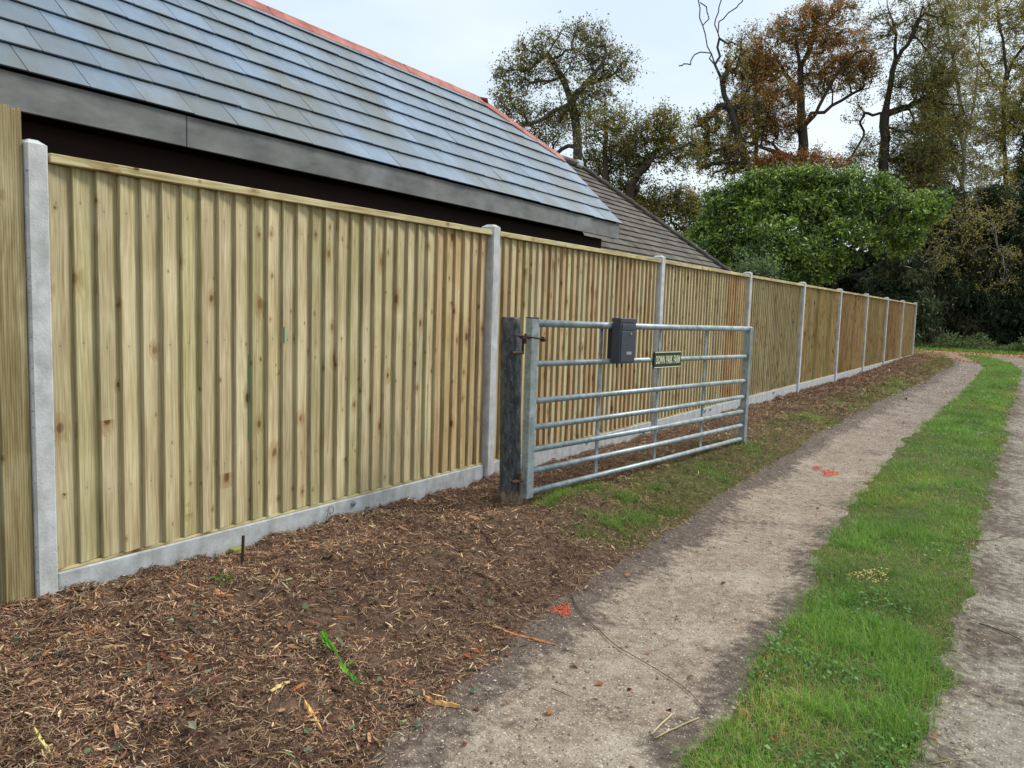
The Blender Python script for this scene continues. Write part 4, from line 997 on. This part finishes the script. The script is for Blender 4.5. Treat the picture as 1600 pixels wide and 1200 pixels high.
# small weed clumps on the bank
def clump_at(name, px, py_, r, n, hr, cols, label, asp=.35):
    c = gpt(px, py_); a = rng.uniform(0, 6.28, n); rr = r*np.sqrt(rng.random(n)); P = np.stack([c[0]+rr*np.cos(a)*.5, c[1]+rr*np.sin(a)*.5, np.full(n, c[2]-.002)], 1)
    hd_ = np.stack([np.cos(a), np.sin(a), np.zeros(n)], 1); ln = rng.uniform(.3, 1.5, n); D = unit(hd_*ln[:, None]+np.array([0, 0, 1.])); S = np.stack([-np.sin(a), np.cos(a), np.zeros(n)], 1)
    Lg = rng.uniform(*hr, n); B = hd_*(Lg*.4)[:, None]; B[:, 2] -= Lg*.35
    V, F, Cc = ribbons(P, D, S, Lg, Lg*asp*.25+.002, B, pal(n, cols, .2), 3)
    return tag(mesh(name, V, F, M['blade'], col=Cc, loc=tuple(c)), label, 'plant')
gg = [(72, 128, 40), (96, 150, 56), (60, 110, 40)]
clump_at('weed_tuft', 348, 906, .05, 22, (.02, .05), gg, 'small green weed tuft on the mulch near the dark stake', .8)
clump_at('weed_tuft', 1020, 765, .07, 40, (.05, .12), gg, 'bright grass tuft below the middle of the gate')
clump_at('weed_tuft', 1060, 800, .05, 26, (.03, .08), gg, 'grass tuft at the lower edge of the bank below the gate')
clump_at('weed_tuft', 1132, 752, .05, 24, (.04, .08), gg, 'light green tuft under the closing end of the gate')
clump_at('weed_tuft', 832, 775, .10, 40, (.03, .06), [(74, 104, 66), (92, 120, 84), (60, 90, 50)], 'grey-green ivy sprig at the foot of the gate hinge stile', 1.2)
# dark stake, green block, wire loop
c = gpt(378, 882); b = MB(); b.tube([c-np.array([0, 0, .05]), c+np.array([.0, .008, .135])], [.007, .007], 8, lin(66, 58, 50)); tag(b.build('iron_stake', M['rust'], loc=tuple(c)), 'thin dark upright stake in the mulch in front of the gravel board', 'stake')
c = gpt(371, 862); b = MB(); b.add(*bevbox(c[0]-.025, c[0]+.02, c[1]-.035, c[1]+.035, c[2]-.01, c[2]+.02, .003), c=lin(140, 142, 84)); tag(b.build('wood_block', M['chip'], loc=tuple(c)), 'small green treated wood block behind the dark stake', 'wood block')
c = on_axis(0, .004, 516, 797); b = MB(); b.tube([c+np.array([.004, .022*math.cos(a), .02*math.sin(a)]) for a in np.linspace(-2.2, 3.6, 14)]+[c+np.array([.01, -.05, -.075])], .0016, 6, (1, 1, 1)); tag(b.build('wire_loop', M['rust'], loc=tuple(c)), 'small looped wire hanging on the gravel board of the first bay', 'wire')
#SPLIT2
# ------------------------------------------------------------------ trees
def pix3(q, Z, dd=0.0): return at_depth(q[0], q[1], Z+dd)
def grow(limbs, blobs, Z, ntar, seed, step=.55, jit=.16, wpath=.25, droop=0.0):
    """limbs: list of (pixel polyline, depth offsets); returns nodes, parent, tips"""
    r = np.random.default_rng(seed); N = []; par = []; 
    def add(p, q): N.append(np.array(p, float)); par.append(q); return len(N)-1
    for li, (pl, dz, r0) in enumerate(limbs):
        pts = [pix3(q, Z, dz*i/(len(pl)-1)) for i, q in enumerate(pl)]
        if len(pts) > 2:
            E_ = [2*pts[0]-pts[1]]+pts+[2*pts[-1]-pts[-2]]; o_ = []
            for i in range(1, len(E_)-2):
                for u in (0, .33, .67): o_.append(.5*(2*E_[i]+(E_[i+1]-E_[i-1])*u+(2*E_[i-1]-5*E_[i]+4*E_[i+1]-E_[i+2])*u*u+(3*E_[i]-E_[i-1]-3*E_[i+1]+E_[i+2])*u**3)+(r.normal(0, jit*.45, 3) if u else 0))
            pts = o_+[pts[-1]]
        if li == 0:
            foot = pts[0].copy(); foot[2] = float(hgt(foot[0], foot[1], False))-.3
            if pts[0][2] > foot[2]+.4: pts = [foot]+pts
            prev = add(pts[0], -1)
        else:
            A = np.array(N); d = np.linalg.norm(A-pts[0], axis=1); prev = int(d.argmin())
        for a, c in zip(pts[:-1], pts[1:]):
            m = max(1, int(np.linalg.norm(c-a)/step))
            for j in range(1, m+1):
                p = a+(c-a)*j/m+(r.normal(0, jit*.25, 3) if j < m else 0); prev = add(p, prev)
    nl = len(N)
    w = np.array([b[2]*b[3] * (b[5] if len(b) > 5 else 1) for b in blobs], float); w /= w.sum(); T = []; BI = []
    for _ in range(ntar):
        bi = r.choice(len(blobs), p=w); b = blobs[bi]; v = r.normal(0, 1, 3); v /= np.linalg.norm(v); v *= r.random()**.38
        c = pix3(b[:2], Z, b[4]); sc = Z/FPX
        T.append(c+RT*v[0]*b[2]*sc+UP*v[1]*b[3]*sc+FW*v[2]*min(b[2], b[3])*sc*.95); BI.append(bi)
    T = np.array(T); A = np.array(N)
    d0 = np.min(np.linalg.norm(T[:, None]-A[None], axis=2), axis=1); order = np.argsort(d0)
    cap = len(N)+ntar*8; AR = np.zeros((cap, 3)); AR[:len(N)] = A; n = len(N); pl_ = np.zeros(cap); par = par+[0]*(cap-n)
    tips = []; tb = []
    for t in order:
        p = T[t]; dv = p-AR[:n]; d = np.linalg.norm(dv, axis=1)
        k = int((d+wpath*pl_[:n]).argmin()); D = d[k]; m = min(6, max(1, int(round(D/step)))); prev = k
        for j in range(1, m+1):
            f = j/m; q = AR[k]+(p-AR[k])*f + (r.normal(0, jit, 3)*min(1, D) if j < m else 0)+np.array([0, 0, .18*math.sin(math.pi*f)*D*.35-droop*f*D])
            AR[n] = q; par[n] = prev; pl_[n] = pl_[prev]+D/m; prev = n; n += 1
        tips.append(n-1); tb.append(BI[t])
    return AR[:n], np.array(par[:n]), np.array(tips), np.array(tb), nl
def branches(nodes, par, tips, r_tip, expo, rmax, sides=5):
    n = len(nodes); cnt = np.zeros(n); cnt[tips] = 1; has = np.zeros(n, bool)
    for i in range(n-1, 0, -1):
        if par[i] >= 0: cnt[par[i]] += max(cnt[i], .5)
    rad = np.minimum(r_tip*.8*np.maximum(cnt, 1)**expo, rmax*.85)
    V = []; F = []; idx = np.where(par >= 0)[0]; A = nodes[par[idx]]; B = nodes[idx]; ra = np.minimum(rad[par[idx]], rad[idx]*1.35); rb = rad[idx]
    d = unit(B-A); s = unit(np.cross(d, np.array([.31, .52, .2]))); t = np.cross(d, s); m = len(idx)
    ang = 2*np.pi*np.arange(sides)/sides; ring = s[:, None]*np.cos(ang)[None, :, None]+t[:, None]*np.sin(ang)[None, :, None]
    V0 = A[:, None]-d[:, None]*ra[:, None, None]*.25+ring*ra[:, None, None]; V1 = B[:, None]+ring*rb[:, None, None]
    V = np.concatenate([V0, V1], 1).reshape(-1, 3); base = (np.arange(m)*2*sides)[:, None]
    F = np.concatenate([base+np.array([k, (k+1) % sides, (k+1) % sides+sides, k+sides]) for k in range(sides)])
    return V, F, rad
def twigs(P, n_each, Lr, w, seed, up=.3, droop=0):
    r = np.random.default_rng(seed); Q = np.repeat(P, n_each, 0); n = len(Q); D = unit(r.normal(0, 1, (n, 3))+np.array([0, 0, up])); S = unit(np.cross(D, r.normal(0, 1, (n, 3))))
    Lg = r.uniform(*Lr, n); B = r.normal(0, .15, (n, 3))*Lg[:, None]; B[:, 2] -= droop*Lg
    V, F, _ = ribbons(Q, D, S, Lg, np.full(n, w), B, np.zeros((n, 3)), 2); return V, F, Q+D*Lg[:, None]+B, Q, D, Lg, B
def tree(name, label, Z, limbs, blobs, ntar, leafcols, nleaf, lsize, seed, bark=(70, 62, 54), r_tip=.012, expo=.5, rmax=.3, step=.55, tw=(6, (.25, .7)), tw_w=.012, droop=0.0, group=None, cat='tree', leafmat='leaf', twdroop=0., spread=.07, asp=.6, jit=.16, blobcol=None, bright=1.8, more=1.3):
    nleaf = int(nleaf*more); lsize = lsize*(.8 if more > 1 else 1)
    ntar = int(ntar*1.3)
    nodes, par, tips, tb, nl = grow(limbs, blobs, Z, ntar, seed, step=step, droop=droop, jit=jit)
    V, F, rad = branches(nodes, par, tips, r_tip, expo, rmax)
    base = nodes[0].copy(); base[2] = float(hgt(base[0], base[1], False))
    t = thing(name, label, cat, tuple(float(v) for v in base), group)
    V2, F2, ends, Q, D, Lg, B = twigs(nodes[tips], tw[0], tw[1], tw_w, seed+1, droop=twdroop)
    tbr = np.repeat(tb, tw[0])
    Va = np.concatenate([V, V2]); Fa = np.concatenate([F, F2+len(V)])
    col = np.tile(np.array(lin(*bark)), (len(Va), 1))
    mesh('trunk_and_limbs', Va, Fa, M['bark'], t, col=col, smooth_=True)
    r = np.random.default_rng(seed+2)
    if nleaf:
        i = r.integers(0, len(Q), nleaf); u = r.uniform(.15, 1.05, nleaf)[:, None]
        P = Q[i]+D[i]*(Lg[i][:, None]*u)+B[i]*u*u+r.normal(0, spread, (nleaf, 3))
        Nn = unit(r.normal(0, 1, (nleaf, 3))+np.array([0, 0, .6])); size = lsize*r.uniform(.6, 1.3, nleaf)
        Vl, Fl = leaflets(P, Nn, size, asp, .3)
        cl = np.array([lin(*q) for q in leafcols]); tc_ = r.integers(0, len(cl), len(tips)); 
        if blobcol:
            for bi, cs in blobcol.items():
                pass
        ci = tc_[i//tw[0]]; mixr = r.random(nleaf) < .35; ci = np.where(mixr, r.integers(0, len(cl), nleaf), ci); c = cl[ci]
        if blobcol:
            for bi, cs in blobcol.items():
                mk = (tbr[i] == bi) & (r.random(nleaf) < .85); cc = np.array([lin(*q) for q in cs]); c[mk] = cc[r.integers(0, len(cc), mk.sum())]
        c = c*r.uniform(.8, 1.35, (nleaf, 1))*bright
        mesh('crown', Vl, Fl, M[leafmat], t, col=np.repeat(c, 4, 0))
    return t
OL = [(96, 98, 46), (110, 104, 50), (82, 86, 42), (124, 102, 54), (76, 84, 40)]
RU = [(138, 98, 54), (124, 92, 50), (152, 106, 60), (112, 92, 46), (104, 94, 48)]
OR = [(150, 100, 58), (160, 108, 64), (134, 92, 52), (116, 84, 48)]
YE = [(140, 132, 66), (156, 142, 72), (118, 112, 56), (128, 106, 60), (100, 98, 50)]
DG = [(66, 80, 50), (56, 70, 42), (84, 92, 54), (48, 58, 38), (78, 74, 48)]
grp = 'autumn trees beyond the fence'
tree('oak_tree', 'half-bare oak with rounded top standing above the end of the slate roof', 34,
     [([(908, 420), (905, 310), (903, 230), (893, 160)], 0, 1), ([(893, 160), (868, 172), (840, 190), (805, 205), (775, 215)], -1.5, 1), ([(893, 158), (878, 120), (855, 85), (848, 55)], 1, 1), ([(893, 155), (915, 130), (948, 85), (938, 52)], -1, 1), ([(915, 130), (955, 118), (988, 108)], 1.5, 1), ([(902, 225), (870, 240), (835, 235)], 2, 1)],
     [(848, 95, 55, 42, 0), (915, 68, 52, 32, .5), (968, 105, 30, 30, 0), (800, 125, 34, 34, 0), (795, 175, 32, 38, -1), (850, 195, 50, 40, 1), (915, 155, 50, 38, -.5), (930, 105, 34, 30, 0)],
     520, OL+[(92, 72, 44)], 13000, .13, 11, rmax=.24, tw_w=.015, group=grp, bark=(100, 92, 82))
tree('oak_tree', 'leafier olive-brown oak with crooked limb between slate roof and laurel', 30,
     [([(945, 420), (942, 320), (945, 230), (950, 190)], 0, 1), ([(960, 340), (985, 288), (1010, 260), (1045, 238), (1078, 222)], -1, 1), ([(1010, 260), (1030, 225), (1040, 195)], 1, 1), ([(985, 288), (1000, 310), (1040, 312), (1065, 290)], 1.5, 1), ([(942, 300), (915, 260), (905, 215)], 1, 1)],
     [(950, 215, 50, 50, 0), (925, 275, 45, 38, 1), (1025, 200, 42, 32, 0), (1060, 235, 42, 36, 0), (985, 260, 38, 50, .5), (1050, 315, 50, 30, 0), (1000, 345, 46, 40, 0), (1080, 350, 40, 40, 0), (965, 320, 40, 40, 1)],
     600, OL, 27000, .115, 23, rmax=.2, tw_w=.014, group=grp, bark=(86, 76, 64))
tree('dead_topped_oak', 'tall bare-branched tree with twisted leafless top left of the rusty oak', 38,
     [([(1180, 420), (1170, 290), (1150, 200), (1128, 125), (1112, 85), (1098, 40), (1091, 0), (1088, -30)], 0, 1), ([(1118, 98), (1102, 82), (1082, 90), (1075, 100), (1061, 103)], -.8, 1), ([(1122, 100), (1124, 60), (1118, 30), (1127, 0), (1124, -25)], .5, 1), ([(1120, 40), (1138, 20), (1160, 2), (1164, -20)], -.5, 1), ([(1098, 42), (1106, 22), (1094, 4)], .5, 1), ([(1158, 232), (1175, 238), (1200, 225), (1222, 230)], -1, 1), ([(1140, 160), (1118, 175), (1098, 195)], .6, 1), ([(1128, 120), (1150, 90), (1158, 60)], 1, 1)],
     [(1150, 100, 30, 50, 0, .5), (1165, 190, 34, 40, .5), (1105, 200, 34, 32, 0), (1125, 250, 50, 30, 0), (1090, 240, 22, 28, 0)],
     170, OL+RU[:2], 7500, .14, 31, rmax=.2, r_tip=.036, expo=.42, tw_w=.02, group=grp, bark=(84, 76, 68))
tree('rusty_oak', 'broad oak with dense rust-orange autumn crown behind the laurel', 40,
     [([(1258, 420), (1250, 285), (1253, 200), (1250, 110), (1244, 60)], 0, 1), ([(1255, 205), (1280, 165), (1318, 100), (1345, 80)], -1.5, 1), ([(1252, 150), (1222, 105), (1195, 62)], 1.5, 1), ([(1257, 185), (1300, 165), (1345, 140), (1375, 132)], 1, 1), ([(1245, 245), (1205, 235), (1165, 222), (1145, 212)], -1, 1), ([(1250, 110), (1268, 70), (1280, 30)], 1, 1)],
     [(1262, 48, 62, 34, 0), (1200, 85, 50, 44, 0), (1325, 85, 46, 40, 0), (1218, 165, 42, 40, -1), (1185, 130, 34, 50, 1), (1285, 115, 50, 40, 0), (1250, 258, 78, 20, -1, 1.6), (1210, 205, 46, 24, .5), (1350, 115, 32, 26, 0), (1160, 190, 32, 40, 0, .6), (1300, 20, 50, 24, 0)],
     700, RU+[(104, 92, 46)], 46000, .125, 43, rmax=.34, tw_w=.018, group=grp, bark=(80, 68, 56), blobcol={6: OR})
tree('slender_oak', 'tall dark oak trunk with thin olive leaves right of the rusty oak', 41,
     [([(1388, 430), (1384, 290), (1382, 180), (1394, 112), (1400, 55), (1386, 5), (1380, -30)], 0, 1), ([(1396, 100), (1418, 70), (1436, 30), (1445, -20)], -1, 1), ([(1400, 50), (1380, 20), (1366, -10)], 1, 1), ([(1384, 178), (1356, 177), (1344, 190), (1350, 212), (1336, 235), (1322, 262), (1322, 330)], .8, 1), ([(1384, 175), (1420, 168), (1450, 150)], 1, 1)],
     [(1422, 130, 42, 50, 0), (1370, 60, 30, 46, 0, .5), (1430, 30, 50, 44, 0, .7), (1430, 215, 50, 46, 0), (1350, 245, 34, 30, 0), (1410, 270, 46, 40, .5), (1335, 160, 24, 30, 0, .25), (1470, 100, 44, 76, .5, .8), (1450, 260, 50, 40, 1), (1480, 190, 40, 40, 1)],
     800, OL+[(110, 100, 60)], 30000, .125, 57, rmax=.3, tw_w=.018, group=grp, bark=(72, 64, 56))
tree('silver_birch', 'pale-trunked birch with sparse yellow leaves and fine drooping twigs at the right', 47,
     [([(1515, 470), (1502, 330), (1500, 200), (1492, 110), (1480, 30), (1474, -30)], 0, 1), ([(1500, 240), (1520, 170), (1530, 90), (1528, 10)], .5, 1), ([(1500, 280), (1478, 230), (1462, 160), (1455, 90)], -.5, 1), ([(1502, 330), (1470, 350), (1445, 400), (1418, 445)], -7, 1), ([(1500, 320), (1470, 300), (1440, 320), (1420, 350)], -6, 1), ([(1502, 300), (1530, 320), (1555, 370), (1570, 420)], -7, 1)],
     [(1480, 60, 50, 70, 0), (1515, 150, 50, 70, 0), (1460, 220, 50, 60, 0), (1520, 280, 60, 50, 0), (1470, 400, 46, 36, -6, .35), (1440, 350, 40, 40, -5, .4), (1530, 360, 70, 60, -6, .35), (1570, 430, 50, 40, -6, .2), (1500, 0, 60, 40, 0), (1430, 300, 50, 40, 0), (1540, 330, 40, 40, 0)],
     760, YE, 32000, .12, 61, rmax=.15, tw=(6, (.3, .9)), tw_w=.012, r_tip=.009, group=grp, bark=(150, 146, 134), droop=.12, twdroop=.35)
tree('hazel_tree', 'golden-brown leafy tree filling the right edge above the dark conifers', 49,
     [([(1575, 480), (1572, 300), (1568, 190), (1572, 110), (1560, 40), (1555, -20)], 0, 1), ([(1570, 130), (1586, 90), (1610, 60)], -.5, 1), ([(1570, 200), (1600, 150), (1640, 110)], .5, 1), ([(1572, 150), (1540, 110), (1520, 60)], .5, 1)],
     [(1575, 190, 55, 50, 0, 1.4), (1620, 140, 50, 90, 0), (1540, 240, 40, 50, 0), (1590, 290, 60, 46, 0), (1548, 20, 46, 30, -1, .8), (1640, 30, 60, 60, 0), (1530, 100, 30, 50, 0, .4), (1590, 20, 30, 40, 0, .8), (1560, 110, 50, 50, 1, .7), (1600, 340, 50, 40, 0)],
     760, YE+OL[:2], 46000, .14, 71, rmax=.15, tw_w=.014, r_tip=.01, group=grp, bark=(84, 78, 66))
tree('laurel_tree', 'large glossy bright green laurel rising over the middle of the fence', 27,
     [([(1300, 500), (1300, 420), (1290, 370), (1270, 320)], 0, 1), ([(1308, 445), (1335, 405), (1360, 360), (1400, 320)], -1, 1), ([(1295, 400), (1230, 370), (1170, 340), (1130, 330)], .5, 1), ([(1300, 410), (1240, 400), (1180, 400)], -1, 1), ([(1308, 440), (1360, 420), (1400, 380)], .8, 1)],
     [(1215, 315, 70, 42, 0), (1300, 322, 80, 44, 0), (1395, 330, 66, 32, 0), (1150, 350, 55, 50, 0), (1130, 400, 56, 34, 0), (1220, 385, 70, 46, -.8), (1310, 380, 64, 38, -.6), (1395, 370, 45, 30, 0), (1445, 330, 36, 20, 0), (1240, 430, 60, 26, -.5), (1170, 300, 40, 24, 0), (1260, 288, 60, 22, 0), (1120, 310, 16, 14, 0, 2), (1195, 280, 18, 12, 0, 2), (1330, 282, 22, 12, 0, 2), (1378, 292, 26, 12, 0, 2), (1460, 316, 22, 10, 0, 2), (1105, 360, 22, 22, 0, 1.5)],
     900, [(76, 96, 38), (96, 118, 46), (66, 86, 36), (116, 138, 56), (140, 156, 68), (56, 72, 34)], 56000, .185, 83, rmax=.085, r_tip=.007, tw=(5, (.2, .5)), tw_w=.014, leafmat='gloss_leaf', bright=1.65, asp=.4, bark=(66, 58, 46), step=.4, spread=.07)
# dark conifers
def conifer(label, px, Z, ytop, hw, seed, n=26000, cols=DG, ybot=520):
    foot = at_depth(px, 545, Z); foot[2] = float(hgt(foot[0], foot[1], False)); top = at_depth(px, ytop, Z); Hh = top[2]-foot[2]; r = np.random.default_rng(seed)
    t = thing('conifer_tree', label, 'tree', tuple(float(v) for v in foot), 'dark conifers at the end of the lane')
    W_ = hw*Z/FPX; b = MB(); c0 = foot
    b.tube([c0-np.array([0, 0, .3]), c0+np.array([0, 0, Hh*.5]), c0+np.array([.1, 0, Hh])], [.22, .14, .03], 7, lin(58, 46, 38))
    nb_ = 110; Pn = []; Dn = []; Ln = []
    for i in range(nb_):
        f = r.uniform(.10, .98); a = r.uniform(0, 6.28); Lb = W_*(1-f)**.55*r.uniform(.65, 1.15)+.3; z = Hh*f
        p0 = c0+np.array([0, 0, z]); d = np.array([math.cos(a), math.sin(a), r.uniform(-.15, .25)])
        P = [p0, p0+d*Lb*.5+np.array([0, 0, .05*Lb]), p0+d*Lb+np.array([0, 0, -.22*Lb])]
        b.tube(P, [.035, .022, .006], 4, lin(52, 42, 34), caps=False); Pn.append(P)
    b.build('trunk_and_limbs', M['bark'], t, smooth_=True)
    Pn = np.array(Pn); i = r.integers(0, nb_, n); u = r.random(n)**.6; q = np.where((u < .5)[:, None], Pn[i, 0]+(Pn[i, 1]-Pn[i, 0])*(u*2)[:, None], Pn[i, 1]+(Pn[i, 2]-Pn[i, 1])*((u-.5)*2)[:, None])
    Lb = np.linalg.norm(Pn[i, 2]-Pn[i, 0], axis=1)
    q = q+r.normal(0, 1, (n, 3))*np.array([.16, .16, .10])*np.clip(Lb, .6, 2)[:, None]; q[:, 2] -= np.abs(r.normal(0, .16, n))
    D = unit(r.normal(0, .7, (n, 3))+np.array([0, 0, -.55])); S = unit(np.cross(D, r.normal(0, 1, (n, 3)))); Lg = r.uniform(.12, .34, n)
    cl = np.array([lin(*c) for c in cols]); c = cl[r.integers(0, len(cl), nb_)][i]*r.uniform(.7, 1.4, (n, 1))
    V, F, Cc = ribbons(q, D, S, Lg, Lg*.3, np.tile([0, 0, -.04], (n, 1)), c, 2); mesh('crown', V, F, M['leaf'], t, col=Cc)
conifer('dark conifer with drooping sprays directly beyond the end of the fence', 1462, 44, 290, 95, 101, 30000)
conifer('dark conifer behind the birch at the bend of the lane', 1535, 44.5, 285, 95, 102, 30000)
conifer('dark conifer at the right edge of the view beyond the lane', 1612, 43.5, 265, 100, 103, 30000)
conifer('low dark conifer filling the gap beside the fence end', 1398, 39.5, 385, 62, 104, 24000)
conifer('second dark conifer further right past the frame edge', 1700, 46, 240, 95, 105, 18000)
conifer('dark conifer half hidden by the laurel', 1345, 48, 400, 70, 106, 16000)
BR = [(86, 88, 50), (72, 78, 44), (98, 92, 54), (60, 68, 40)]
conifer('tall thin olive conifer rising behind the birch and beside the dark oak trunk', 1436, 48, 105, 48, 107, 22000, BR)
conifer('tall olive-brown conifer at the right edge behind the golden tree', 1590, 50, 170, 60, 108, 22000, BR)
tree('thin_oak', 'thin young oak with sparse olive leaves between the bare-topped tree and the rusty oak', 42,
     [([(1186, 430), (1182, 290), (1184, 200), (1180, 130), (1172, 70)], 0, 1), ([(1183, 220), (1160, 180), (1150, 140)], .6, 1), ([(1183, 180), (1205, 140), (1212, 110)], -.6, 1)],
     [(1180, 110, 34, 50, 0), (1150, 170, 30, 36, 0), (1200, 260, 34, 24, 0), (1130, 225, 36, 28, 0), (1165, 265, 40, 24, 0)],
     240, OL, 9000, .12, 47, rmax=.13, tw_w=.014, group=grp, bark=(74, 68, 58))
# deep wood behind the conifers
n = 60000; x = rng.uniform(-26, 24, n); y = rng.uniform(50, 62, n); topz = 4.2+1.6*fbm(x*.25, y*0+2)+2.2*smooth(x, -12, 0); z = rng.random(n)**.8*topz
P = np.stack([x, y, z], 1); Nn = unit(rng.normal(0, 1, (n, 3))); V, F = leaflets(P, Nn, rng.uniform(.35, .7, n), .8)
tag(mesh('distant_woodland', V, F, M['leaf'], col=np.repeat(pal(n, [(34, 42, 26), (44, 50, 30), (28, 34, 22), (58, 56, 32)], .25), 4, 0)), 'dark mass of woodland closing the view behind the conifers', 'woodland', kind='stuff')
# undergrowth at the far verge
n = 30000; x = rng.uniform(-8, 10, n); y = rng.uniform(41.2, 44.5, n); hh = .22+.75*smooth(fbm(x*.9, y*.5), -.2, .6)+.35*smooth(x, 1.6, 4)
z = rng.random(n)*hh; P = np.stack([x, y, hgt(x, y)+z], 1); Nn = unit(rng.normal(0, .8, (n, 3))+np.array([0, 0, .8])); V, F = leaflets(P, Nn, rng.uniform(.06, .16, n), .5)
tag(mesh('verge_undergrowth', V, F, M['leaf'], col=np.repeat(pal(n, [(74, 96, 48), (92, 116, 60), (58, 78, 38), (106, 112, 70), (112, 132, 72)], .25), 4, 0)), 'low nettles and weeds on the verge across the end of the lane', 'undergrowth', kind='stuff')
blades('verge_end_grass', rng.uniform(-8, 10, 26000), rng.uniform(40.6, 42.6, 26000), (.06, .2), (.006, .010), GR, GT, 'green grass edging the far side of the crossing lane')
# shrubs showing just above the fence
def shrub(name, label, Z, blobs, nt_, cols, nl, ls, seed, bark, **kw):
    x_, y_ = blobs[0][:2]; return tree(name, label, Z, [([(x_, 540), (x_, y_+10)], 0, 1)], blobs, nt_, cols, nl, ls, seed, bark=bark, cat='shrub', step=.3, tw_w=.01, **kw)
shrub('ivy_shrub', 'small green shrub peeping over the fence between tiled roof and laurel', 18, [(1195, 430, 20, 8, 0), (1170, 428, 16, 8, 0)], 50, [(82, 104, 60), (70, 92, 52), (100, 118, 76)], 1500, .07, 91, (120, 112, 98), rmax=.05)
